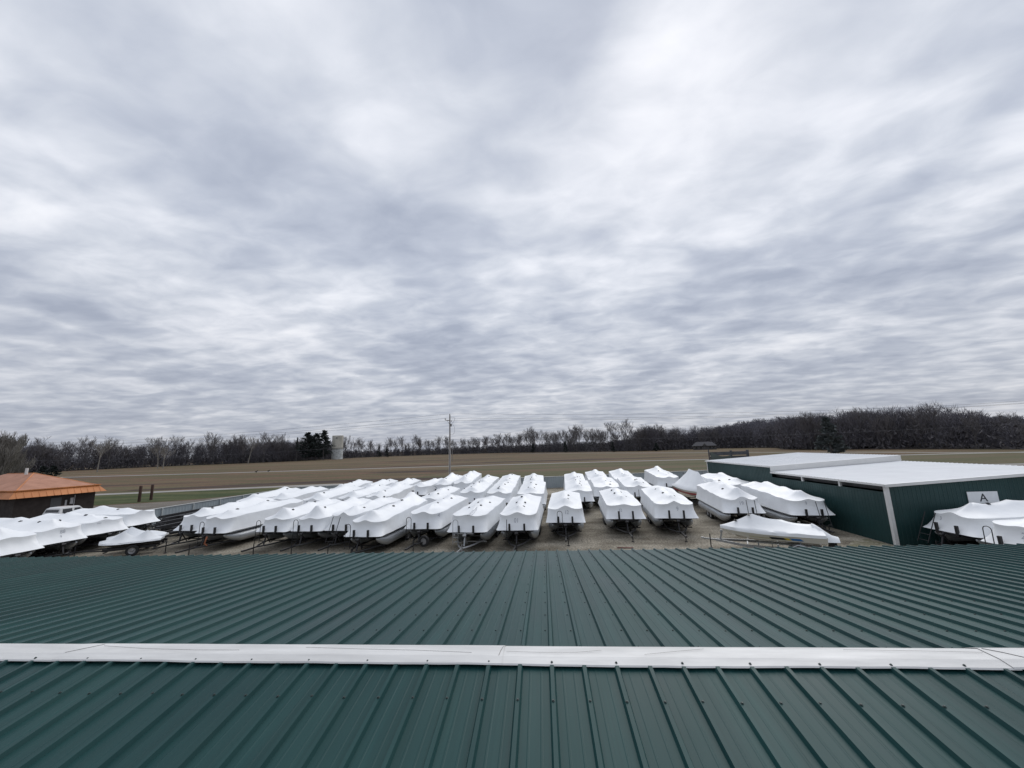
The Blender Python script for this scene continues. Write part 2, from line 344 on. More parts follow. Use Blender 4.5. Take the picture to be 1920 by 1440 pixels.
b.box((-29.8, 7.3, 0), (29.8, 7.36, 2.98)); b.box((-29.8, -8.8, 0), (29.8, -8.74, 2.65))
for x in (-29.8, 29.74):
    b.add([(x, -8.74, 0), (x, 7.3, 0), (x, 7.3, 2.98), (x, 0.2, 3.86), (x, -8.74, 2.66)], [(0, 1, 2, 3, 4)])
b.obj('wall', m_greenwall, hall)
MB().box((-30, 7.50, 2.95), (30, 7.60, 3.035)).obj('eave_trim', m_green, hall)
def screw(b, p, nrm, r=0.011):
    p = Vector(p); n = Vector(nrm).normalized(); a = n.cross(Vector((1, 0, 0))).normalized(); c = n.cross(a); vs = []
    for rr, h in ((r*1.5, 0), (r*1.4, .003), (r, .004), (r*.85, .010)):
        vs += [p + n*h + (a*math.cos(k*PI/3)+c*math.sin(k*PI/3))*rr for k in range(6)]
    b.add(vs, [(i*6+k, i*6+(k+1) % 6, (i+1)*6+(k+1) % 6, (i+1)*6+k) for i in range(3) for k in range(6)] + [tuple(18+k for k in range(6))])
b = MB(); rnd = random.Random(3)
for i in range(11):
    L = 1.134 + 0.6096*i; y = L*math.cos(0.1175)
    if y > 7.5: break
    for k in range(-60, 45):
        if rnd.random() < 0.03: continue
        screw(b, (k*RIB-0.062+rnd.uniform(-.006, .006), y+rnd.uniform(-.008, .008), zfar(y)), (0, TA, 1), 0.0085)
for y in (-0.35, -1.57, -2.8):
    for k in range(-40, 30): screw(b, (k*RIB+rnd.uniform(-.004, .004), y+rnd.uniform(-.01, .01), znear(y)+0.034), (0, -TB, 1), 0.009)
o = b.obj('roof_screws', m_screw, hall); o['kind'] = 'stuff'
# ridge capping in lapped lengths, with a slightly wavy near edge
def cap(xa, xb, dz, seed):
    b = MB(); n = max(8, int((xb-xa)/0.12)); prof = [(0.055, 3.984, 1.0), (0.065, 3.996, 1.0), (0.14, 4.012, .4), (0.155, 4.016, .2), (0.33, 4.018, 0), (0.46, 3.962, .1), (0.475, 3.955, .2), (0.525, 3.922, .5), (0.53, 3.908, .5)]
    vs = []
    for i in range(n+1):
        x = xa+(xb-xa)*i/n
        for y, z, w in prof:
            wv = 0.008*noise.noise(Vector((x*0.8, seed, 0)))+0.004*noise.noise(Vector((x*3.1, seed, 5)))
            vs.append((x, y + w*wv*1.2, z + dz + w*wv*0.5))
    m = len(prof)
    b.add(vs, [(i*m+j, (i+1)*m+j, (i+1)*m+j+1, i*m+j+1) for i in range(n) for j in range(m-1)])
    o = b.obj('ridge_cap', m_capw, hall, smooth=12); return o
seams = [-30, -26.4, -22.9, -19.3, -15.8, -12.3, -8.75, -5.20, -0.48, 4.09, 8.6, 13.1, 17.6, 22.1, 26.6, 30]
for i in range(len(seams)-1): cap(seams[i]-(0.06 if i else 0), seams[i+1], 0.006*(i % 2), i*3.7)
def crack(pts, w=0.0022):
    MB().tube(pts, w/2, 5).obj('cap_crack', m_crack, hall)
def on_cap(x, t):   # t in 0..1 from the near fold to the ridge line
    y = 0.155+0.17*t; return (x, y, 4.016+0.002*t+0.0085)
crack([on_cap(-0.52, 0), on_cap(-0.51, .5), on_cap(-0.49, 1.0)], .004)
crack([on_cap(-5.24, 0), on_cap(-5.12, .45), on_cap(-4.98, 1.0)], .004)
crack([on_cap(4.06, 1.0), on_cap(4.17, .6), on_cap(4.28, .05)], .006)
crack([on_cap(-4.95, .8), on_cap(-4.4, .5), on_cap(-3.8, .38), on_cap(-3.3, .40)])
crack([on_cap(-2.6, .75), on_cap(-2.0, .6), on_cap(-1.4, .5), on_cap(-0.8, .28)])
crack([on_cap(-0.45, .42), on_cap(-0.1, .33), on_cap(0.25, .36), on_cap(0.5, .6)])
crack([on_cap(0.9, .18), on_cap(1.2, .5), on_cap(1.5, .8)])
crack([on_cap(2.8, .8), on_cap(3.4, .72), on_cap(4.0, .6)])
b = MB()
for k in range(-70, 60, 2):
    x = k*RIB
    screw(b, (x, 0.085, 4.001), (0, -.25, 1), 0.0085); screw(b, (x+RIB, 0.50, 3.940), (0, .5, 1), 0.007)
o = b.obj('cap_screws', m_screw, hall); o['kind'] = 'stuff'

# ------------------------------------------------------------------ boats
WRAP_GROUP = 'boats wrapped in white film in the gravel yard'
def foot(hw, L, r, front, rear, n_side, yoff=0.0):
    """closed loop, from front centre going +x: front edge, corner, side, corner, rear ... as (x,y)"""
    pts = []
    def arc(cx, cy, a0, a1, rr, n): return [(cx+rr*math.cos(a0+(a1-a0)*i/n), cy+rr*math.sin(a0+(a1-a0)*i/n)) for i in range(n+1)]
    half = [((hw-r)*i/4, front) for i in range(4)] + arc(hw-r, front+r, -PI/2, 0, r, 5)
    y0, y1 = front+r, rear-0.15
    half += [(hw, y0+(y1-y0)*i/n_side) for i in range(1, n_side)] + arc(hw-.15, rear-.15, 0, PI/2, .15, 3) + [((hw-.15)*(1-i/4), rear) for i in range(1, 4)]
    other = [(-x, y) for x, y in half[1:]][::-1]
    return half + [(0, rear)] + other
def cover_mesh(name, P):
    hw, L, zb = P['hw'], P['L'], P['zb']; rs = random.Random(P['seed'])
    posts = P['posts']           # [(y, z)...] along the ridge
    zs0, zs1 = P['zs']; r = P.get('r', 0.5)
    ns = 18
    top = foot(hw-0.09, L, r, 0.24, L-0.10, ns); bot = foot(hw+0.05, L, max(.13, r*0.45), -0.14, L+.03, ns)
    n = len(top)
    fb = P.get('fb', rs.uniform(.04, .20)); fbw = rs.uniform(.22, .42); dip = rs.uniform(.01, .06)
    def zsh(y, x=None):
        t = max(0, min(1, y/L)); base = zs0+(zs1-zs0)*t**0.8
        z = base + 0.08*noise.noise(Vector((y*0.9, P['seed']*1.7, 0)))
        if x is not None:
            fr = max(0, 1-max(0, y-.24)/.7)
            z += fr*(fb*math.exp(-(x/fbw)**2) - dip*math.sin(PI*min(1, abs(x)/hw))**2) + .05*noise.noise(Vector((x*1.1, y*.8, P['seed']*2.3)))
        return z
    pl = [(0.24, zsh(0.24))] + posts + [(L-0.06, P.get('zrear', zsh(L)+0.25))]
    def zr(y):
        for (a, za), (c, zc_) in zip(pl, pl[1:]):
            if y <= c or c == pl[-1][0]:
                t = max(0, min(1, (y-a)/(c-a))); z = za+(zc_-za)*t
                if a == 0.24: z = za+(zc_-za)*t**1.25
                else: z -= 0.45*P.get('sag', .20)*4*t*(1-t)
                return z
        return pl[-1][1]
    pw = P.get('pw', 1.35)
    def roof(x, y):
        w = hw-0.09; u = min(1, abs(x)/w); z0 = zsh(y, x); z1 = zr(y)
        # distance to the front edge pinches the profile
        f = (1-u)**pw
        z = z0+(z1-z0)*f
        for py, pz in posts:
            d = math.hypot(x, (y-py)*0.9); z += 0.06*math.exp(-(d/0.36)**2)
        return z + 0.045*noise.noise(Vector((x*1.2, y*0.7, P['seed']*3.3))) + 0.022*noise.noise(Vector((x*2.6+y*1.8, y*2.2-x*1.2, P['seed'])))*(1-.5*u)
    b = MB(); vs = []; rings = []
    # roof: rings shrinking towards the ridge line
    NR = 9
    pf = posts[0][0]; pr = L-0.06
    for j in range(NR):
        t = j/(NR-0.0); ring = []
        for (x, y) in top:
            ty = max(pf*0.98, min(pr, y)) if y > pf else pf*0.98
            xx = x*(1-t); yy = y+(ty-y)*t
            ring.append((xx, yy, roof(xx, yy) if j else zsh(yy, xx)))
        rings.append(ring)
    # side walls, gently hollow, flaring out at the bottom
    walls = []
    NW = 6
    for j in range(1, NW+1):
        t = j/NW; e = t*t*0.72+0.28*t - 0.14*math.sin(PI*t); ring = []
        for i in range(n):
            x = top[i][0]+(bot[i][0]-top[i][0])*e; y = top[i][1]+(bot[i][1]-top[i][1])*e
            zt = zsh(top[i][1], top[i][0]); z = zt+(zb-zt)*t
            wv = noise.noise(Vector((x*2.2, y*2.2, P['seed']+9)))*0.040*math.sin(PI*min(1, t*1.05)) + noise.noise(Vector((x*4, y*4, z*0.8+P['seed'])))*0.016
            cxn = x/(hw+.01); x += wv*cxn; y += wv*(-1 if y < 0.6 else (0.3 if y > L-.5 else 0))
            if t == 1: z += 0.018*noise.noise(Vector((x*1.3, y*1.3, P['seed'])))
            ring.append((x, y, z))
        walls.append(ring)
    allr = walls[::-1] + rings
    for rg in allr: vs += rg
    m = len(allr)
    fs = [(j*n+i, j*n+(i+1) % n, (j+1)*n+(i+1) % n, (j+1)*n+i) for j in range(m-1) for i in range(n)]
    # ridge closing: last ring folds onto itself left/right
    base = (m-1)*n; h = n//2
    for i in range(h):
        a, a2 = i, i+1; c, c2 = (n-i) % n, (n-i-1) % n
        if a == c: fs.append((base+a, base+a2, base+c2))
        elif a2 == c2: fs.append((base+a, base+a2, base+c))
        else: fs.append((base+a, base+a2, base+c2, base+c))
    # a hem under the edge so that the film has a visible lower lip
    b.add(vs, fs)
    me = b.mesh(name, m_wrap, smooth=P.get('crease', 33))
    return me, roof, zr
_vm = MB().box((-.09, -.06, -.01), (.09, .06, .03)); _vm.add([(-.06, -.04, .035), (.06, -.04, .035), (.05, .03, .055), (-.05, .03, .055)], [(0, 1, 2, 3), (0, 3, 2, 1)])
VENT = _vm.mesh('vent', m_vent)
def pontoon_mesh(L, r=0.345):
    b = MB(); pts = []; rr = []
    for t in (0, .06, .2, .45, .8, 1.25): pts.append((0, 0.22+t, r*0.80*(1-min(1, t/1.2))**1.4)); rr.append(r*(0.14+0.86*min(1, t/1.15)**0.7))
    pts += [(0, L*0.5, 0), (0, L-0.35, 0), (0, L-0.22, 0)]; rr += [r, r, r*0.75]
    b.tube(pts, rr, 14)
    b.bar((0, .9, r+.02), (0, L-.4, r+.02), .10, .08)
    b.bar((r*.94, 1.2, .05), (r*.94, L-.5, .05), .02, .05); b.bar((-r*.94, 1.2, .05), (-r*.94, L-.5, .05), .02, .05)
    return b.mesh('pontoon', m_alu, smooth=35)
PONT = {}
def place_text(txt, size, pos, parent, bvh, slant=0.0, name='marker_writing', push=0.012):
    """handwriting pressed on to the film at the bow"""
    cu = bpy.data.curves.new('t', 'FONT'); cu.body = txt; cu.size = size; cu.align_x = 'CENTER'; cu.shear = slant
    to = bpy.data.objects.new('t', cu); COL.objects.link(to)
    me = bpy.data.meshes.new_from_object(to.evaluated_get(bpy.context.evaluated_depsgraph_get())); bpy.data.objects.remove(to)
    for v in me.vertices:
        x, z = v.co.x*0.85+pos[0], v.co.y+pos[1]
        h = bvh.ray_cast(Vector((x, -3, z)), Vector((0, 1, 0)), 8)
        y = h[0].y if h[0] else 0.1
        v.co = (x, y-push, z)
    me.materials.clear(); me.materials.append(m_ink)
    return link(name, me, parent)
def pontoon_boat(x, y, head, label, hw=1.2, L=7.0, zb=1.12, zs=(1.93, 2.25), posts=None, seed=0, vents=None, writing=None, r=0.5, pw=1.35, zrear=None, crease=52, tubes=2, stripe=False, lift=0.0):
    o = empty('pontoon_boat', (x, y, lift), -R(head), label, 'boat', WRAP_GROUP)
    posts = posts or [(1.15, 2.55), (3.2, 2.62), (5.2, 2.74)]
    P = dict(hw=hw, L=L, zb=zb, zs=zs, posts=posts, seed=seed, r=r, pw=pw, crease=crease)
    if zrear: P['zrear'] = zrear
    me, roof, zr = cover_mesh('shrink_wrap_cover', P)
    cv = link('shrink_wrap_cover', me, o)
    rs = random.Random(seed+5)
    if vents is None:
        vents = [(rs.choice((-1, 1))*rs.uniform(.12, .34), posts[0][0]+rs.uniform(.35, .7)), (rs.choice((-1, 1))*rs.uniform(.1, .4), posts[min(1, len(posts)-1)][0]+rs.uniform(-.2, .6)), (rs.choice((-1, 1))*rs.uniform(.15, .4), L-rs.uniform(.9, 1.6))]
    for vx, vy in vents:
        v = link('vent', VENT, cv, (vx, vy, roof(vx, vy)))
        e = .05; nx = (roof(vx-e, vy)-roof(vx+e, vy))/(2*e); ny = (roof(vx, vy-e)-roof(vx, vy+e))/(2*e)
        v.rotation_euler = Vector((nx, ny, 1)).to_track_quat('Z', 'Y').to_euler()
    if writing:
        bv = BVHTree.FromPolygons([v.co for v in me.vertices], [tuple(p.vertices) for p in me.polygons])
        for txt, size, px, pz, sl in writing: place_text(txt, size, (px, pz), cv, bv, sl)
    b = MB(); b.box((-hw+.04, .10, zb-.06), (hw-.04, L-.1, zb+.02)); d = b.obj('deck', m_deck, o)
    b = MB()
    for yy in [0.5+0.6*i for i in range(int((L-1)/0.6))]: b.bar((-hw+.12, yy, zb-.10), (hw-.12, yy, zb-.10), .06, .06)
    b.box((-hw+.1, .15, zb-.072), (hw-.1, L-.2, zb-.064)); b.obj('cross_beams', m_under, o)
    if stripe: 
        for sx in (-1, 1): MB().box((sx*(hw-.035)-.012, .3, zb-.085), (sx*(hw-.035)+.012, L-.3, zb-.035)).obj('rub_rail', m_alu, o)
    key = round(L, 1)
    if key not in PONT: PONT[key] = pontoon_mesh(L)
    xs = (-hw+.38, hw-.38) if tubes == 2 else (-hw+.33, 0, hw-.33)
    for sx in xs: link('pontoon', PONT[key], o, (sx, 0, zb-.475))
    return o

# trailers ----------------------------------------------------------
def wheel_meshes():
    t = MB().lathe([(.19, -.08), (.29, -.095), (.325, -.07), (.335, 0), (.325, .07), (.29, .095), (.19, .08)], 20, 'x').mesh('tyre', m_rubber, smooth=40)
    b = MB().lathe([(.19, -.08), (.175, -.05), (.19, .075), (.17, .05), (.10, .035), (.06, .075), (.0, .08)], 14, 'x')
    b.lathe([(0, -.05), (.175, -.05)], 14, 'x')
    return t, b.mesh('rim', m_rim, smooth=35)
TYRE, RIM = wheel_meshes()
def boat_trailer(x, y, head, label, group, L=7.0, ladder=None, galv=False, detail=True, jack=True, bunks=True, stopz=1.5, lx=-.62, tongue=2.0, stops=True, strap=False, spare=False, tri=False, width=1.2, zt=.40, winch=True):
    m = m_galv if galv else m_black
    o = empty('boat_trailer', (x, y, 0), -R(head), label, 'trailer', group)
    b = MB(); z = .44
    for s in (-1, 1):
        b.bar((s*.58, .7, z), (s*.58, L-.7, z), .06, .10)
        b.tube([(s*.58, .9, z), (s*.62, .45, z), (s*.52, -.05, z), (s*.28, -tongue*.32, z), (s*.04, -tongue*.50, z)], .05, 6)
        b.bar((s*.86, 1.0, z), (s*.60, .35, z), .06, .08)
        if bunks: b.bar((s*.84, .9, z-.09+.04), (s*.84, L-.9, z-.05), .10, .05)
    b.bar((0, -tongue*.43, z), (0, -tongue, z), .08, .08)
    for yy in (.9, 2.4, 3.9, 5.4):
        if yy < L-.7: b.bar((-width+.2, yy, z-.07), (width-.2, yy, z-.07), .06, .06)
    b.bar((0, .1, z+.02), (-.5, .78, z), .05, .05)
    b.box((-.05, -tongue-.16, z-.03), (.05, -tongue, z+.05))
    fr = b.obj('frame', m, o)
    wy = L*0.58
    for s in (-1, 1):
        for dy in (-.38, .38):
            w = empty('wheel', (s*(width-.17), wy+dy, .335)); w.parent = o
            link('tyre', TYRE, w); rm = link('rim', RIM, w)
            if s < 0: w.rotation_euler = (0, 0, PI)
    b = MB()
    for dy in (-.38, .38): b.bar((-width+.2, wy+dy, .33), (width-.2, wy+dy, .33), .06, .06)
    b.obj('axle', m_black, o)
    if detail:
        b = MB()
        if winch:
            b.bar((0, -.55, z), (0, -.32, 1.12), .07, .07); b.bar((0, .0, z), (0, -.36, .95), .05, .05)
            b.bar((-.47, -.17, 1.06), (.47, -.17, 1.06), .06, .06); b.tube([(-.10, -.46, 1.0), (.10, -.46, 1.0)], .07, 10); b.bar((0, -.34, 1.06), (0, -.17, 1.06), .06, .05)
            b.bar((.10, -.46, 1.0), (.16, -.62, 1.1), .02, .02)
            b.obj('winch_stand', m, o)
        if stops:
            for s in (-1, 1):
                MB().box((s*.45-.055, -.19, .98), (s*.45+.055, -.085, stopz)).obj('bow_stop', m_black, o)
        if jack:
            b = MB(); b.tube([(.13, -tongue*.72, .08), (.13, -tongue*.72, .74)], .028, 8); b.lathe([(0, 0), (.09, 0), (.09, .02), (.03, .04)], 10, 'z', (.13, -tongue*.72, .02))
            b.bar((.13, -tongue*.72, .72), (.27, -tongue*.72, .76), .02, .02); b.bar((.0, -tongue*.72, z), (.13, -tongue*.72, z), .04, .06)
            b.obj('jack', m_galv if galv else m_black, o, smooth=40)
    if ladder == 'arch':
        b = MB(); w = .16; top = 1.86
        pts = [(lx-w, -.28, .46), (lx-w, -.24, top-.15)] + [(lx-w*math.cos(a), -.24, top-.15+.15*math.sin(a)) for a in (.5, 1.0, 1.57, 2.14, 2.64)] + [(lx+w, -.24, top-.15), (lx+w, -.28, .46)]
        b.tube(pts, .018, 6)
        for zz in (.6, .85, 1.1): b.tube([(lx-w, -.27, zz), (lx+w, -.27, zz)], .015, 6)
        b.bar((lx+w, -.27, .62), (-.3, -.1, .5), .04, .04)
        b.obj('ladder', m_galv if galv else m_black, o, smooth=50)
    elif ladder == 'poles':
        b = MB()
        for dx in (0, .5): b.tube([(lx+dx, -.75, .5), (lx+dx+.10, -.16, 1.98)], .020, 6)
        for zz in (.6, .9): b.tube([(lx+.03, -.72+.3*(zz-.5), zz), (lx+.53, -.72+.3*(zz-.5), zz)], .016, 6)
        b.obj('ladder', m_black, o)
    elif ladder == 'post':
        MB().tube([(lx, -.2, .6), (lx+.02, -.17, 1.75)], .022, 6).obj('guide_post', m_black, o)
    if strap:
        MB().tube([(.3, -.5, 1.0), (.33, -.6, .8), (.28, -.62, .6), (.36, -.5, .45)], .05, 6).obj('strap', m_rope, o)
    if spare:
        w = empty('spare_wheel', (.42, -.62, .52)); w.parent = o; w.rotation_euler = (0, 0, R(80))
        link('tyre', TYRE, w); link('rim', RIM, w)
    return o

TG = 'trailers under the front row of wrapped boats'
sc = lambda x, y: (x*1.01, (y+3.9)*1.01-3.9)
FRONT = [
 # x, y, head, kwargs boat, kwargs trailer, label, trailer label
 (-24.5, 21.2, 5, dict(hw=1.16, L=7.0, posts=[(1.0, 2.50), (3.2, 2.55), (5.4, 2.72)], seed=11, zs=(1.98, 2.15), vents=[(.2, 1.5), (-.2, 4.2)]), dict(), 'wrapped pontoon boat next to the dark empty trailers, leftmost of the front row', 'black trailer under the leftmost wrapped boat of the front row'),
 (-21.9, 20.2, 5, dict(hw=1.18, L=7.4, posts=[(1.3, 2.40), (4.2, 2.55)], seed=12, zs=(1.98, 2.15), r=.6, vents=[(.1, 1.8), (.0, 4.6)], stripe=True), dict(ladder='arch', strap=True, lx=-.45), 'wrapped pontoon boat showing a bright silver float, with an orange strap at its bow', 'black trailer with a tall arched ladder and an orange strap'),
 (-17.8, 20.3, 5, dict(hw=1.13, L=6.6, posts=[(1.0, 2.50), (3.6, 2.48), (5.4, 2.6)], seed=13, zs=(1.80, 2.1), pw=1.25, vents=[(.3, 1.5), (.1, 4.0)]), dict(ladder='arch', lx=-.75), 'wrapped pontoon boat with a square low bow, beside the boat with the orange strap', 'black trailer with an arched ladder under the square low wrapped bow'),
 (-15.4, 20.3, 4, dict(hw=1.10, L=6.8, posts=[(.95, 2.62), (3.6, 2.5), (5.3, 2.62)], seed=14, zs=(1.80, 2.1), pw=1.15, vents=[(.25, 1.45), (.0, 3.9)]), dict(ladder='arch', lx=-.6), 'front row wrapped pontoon boat with the tallest pointed bow tent', 'black trailer with an arched ladder under the tallest pointed bow tent'),
 (-13.1, 20.3, 4, dict(hw=1.12, L=6.9, posts=[(1.6, 2.42), (3.6, 2.5), (5.4, 2.6)], seed=15, zs=(2.02, 2.15), vents=[(.45, 2.0), (-.3, 4.0), (.2, 5.4)]), dict(ladder='poles', lx=-.55), 'wrapped pontoon boat with a flat bow behind two leaning black poles', 'black trailer with two leaning black poles at its bow'),
 (-10.8, 18.5, 5, dict(hw=1.20, L=7.6, posts=[(1.0, 2.52), (3.4, 2.46), (5.4, 2.62), (6.9, 3.0)], seed=16, zs=(1.88, 2.15), r=.7, zrear=2.7, vents=[(.3, 3.3), (.1, 5.0), (.0, 7.1)]), dict(ladder='arch', lx=-.78, tongue=1.8), 'wrapped pontoon boat with rounded bow and a raised hump at its stern', 'black trailer with a small arched ladder under the humped wrapped boat'),
 (-7.8, 20.35, 5, dict(hw=1.22, L=7.0, posts=[(2.0, 2.42), (4.0, 2.45), (5.8, 2.55)], seed=17, zs=(2.0, 2.12), r=.75, writing=[('4', .3, .95, 1.75, 0)], vents=[(.1, 2.6), (-.2, 4.6), (.3, 5.0)], stripe=True), dict(ladder='arch', lx=-.78, spare=True, tongue=2.2), 'wrapped pontoon boat with smooth rounded bow above a spare wheel', 'black trailer with a tall arched ladder and a pale rimmed spare wheel'),
 (-4.7, 19.2, 5, dict(hw=1.22, L=7.2, posts=[(2.4, 2.36), (4.6, 2.45)], seed=18, zs=(2.02, 2.12), r=.65, writing=[('A', .22, .15, 2.12, 0), ('88 8', .20, .12, 2.02, 0.0)], vents=[(-.45, 2.2), (.3, 2.4), (-.3, 4.0), (.5, 4.2)], stripe=True), dict(ladder='arch', galv=True, lx=-.62, tongue=2.0), 'wrapped pontoon boat with marker drawing on the cover top at its bow', 'grey galvanised trailer under the boat with the marker drawing'),
 (-1.7, 19.5, 3, dict(hw=1.24, L=7.2, posts=[(1.2, 2.42), (2.6, 2.5), (4.4, 2.6)], seed=19, zs=(1.93, 2.1), r=.45, writing=[('01', .36, -.05, 1.52, 0)], vents=[(.3, 1.5), (.28, 2.6), (-.3, 2.6), (-.1, 4.1)]), dict(ladder='post', lx=-.62, tongue=2.1), 'wrapped pontoon boat with large 01 marked on its square bow, beside the aisle', 'black trailer with a curved front bumper under the bow marked 01'),
 (1.3, 21.5, 4, dict(hw=1.24, L=7.0, posts=[(1.3, 2.52), (2.3, 2.56), (3.3, 2.60), (4.6, 2.58)], seed=20, zs=(1.95, 2.12), r=.3, writing=[('12', .34, .1, 1.6, 0)], vents=[(.22, 1.6), (.25, 3.0)]), dict(ladder='arch', lx=-.35, tongue=1.9), 'wrapped pontoon boat with a row of ridged humps behind its bow, beside the aisle', 'black trailer under the ridged wrapped boat at the aisle'),
 (5.3, 22.3, 4, dict(hw=1.25, L=7.2, posts=[(1.5, 2.46), (3.0, 2.55), (4.4, 2.65)], seed=21, zs=(1.95, 2.15), r=.3, writing=[('12', .26, -.3, 1.55, 0)], vents=[(.35, 1.9), (.2, 3.2), (-.3, 3.0), (-.35, 4.4)]), dict(stopz=1.62, tongue=2.0), 'front row wrapped pontoon boat with two tall black bow posts and a white tag', 'black trailer with a square white tag on its winch post'),
 (8.5, 22.2, 7, dict(hw=1.33, L=7.2, posts=[(1.3, 2.45), (2.9, 2.6), (4.5, 2.68)], seed=22, zs=(1.97, 2.2), r=.4, writing=[('9', .36, .15, 1.55, 0)], vents=[(.3, 1.6), (-.25, 2.6), (.25, 3.6), (-.4, 4.8)], stripe=True), dict(stopz=1.62, tongue=2.1), 'wide wrapped pontoon boat with a 9 on its bow and a blue winch', 'black trailer with a long tongue under the wide wrapped boat marked 9'),
 (13.45, 23.5, 8, dict(hw=1.28, L=7.6, posts=[(1.1, 2.75), (2.8, 2.86), (5.6, 2.9)], seed=23, zs=(1.95, 2.25), r=.75, pw=1.2, writing=[('19', .34, -.1, 1.62, 0)], vents=[(-.5, 2.5), (.0, 4.9)], stripe=True), dict(ladder='poles', lx=.0, tongue=1.8), 'wrapped pontoon boat marked 19 with a long bright float, behind the striped runabout', 'black tandem trailer under the boat marked 19'),
 (17.0, 22.3, 5, dict(hw=1.26, L=7.8, posts=[(1.2, 2.55), (3.2, 2.6), (5.6, 2.75)], seed=24, zs=(1.95, 2.25), r=.6, writing=[('9', .30, -.2, 1.72, 0)], vents=[(.1, 3.9), (.2, 6.2)], stripe=True), dict(ladder='poles', lx=.05, tongue=1.6), 'wrapped pontoon boat closest to the green building wall, behind the striped runabout', 'black trailer with a white tag beside the green building wall'),
]
for x, y, h, kb, kt, lb, lt in FRONT:
    X, Y = sc(x, y)
    pontoon_boat(X, Y, h, lb, **kb); boat_trailer(X, Y, h, lt, TG, L=kb['L'], width=kb['hw']-.02, **kt)
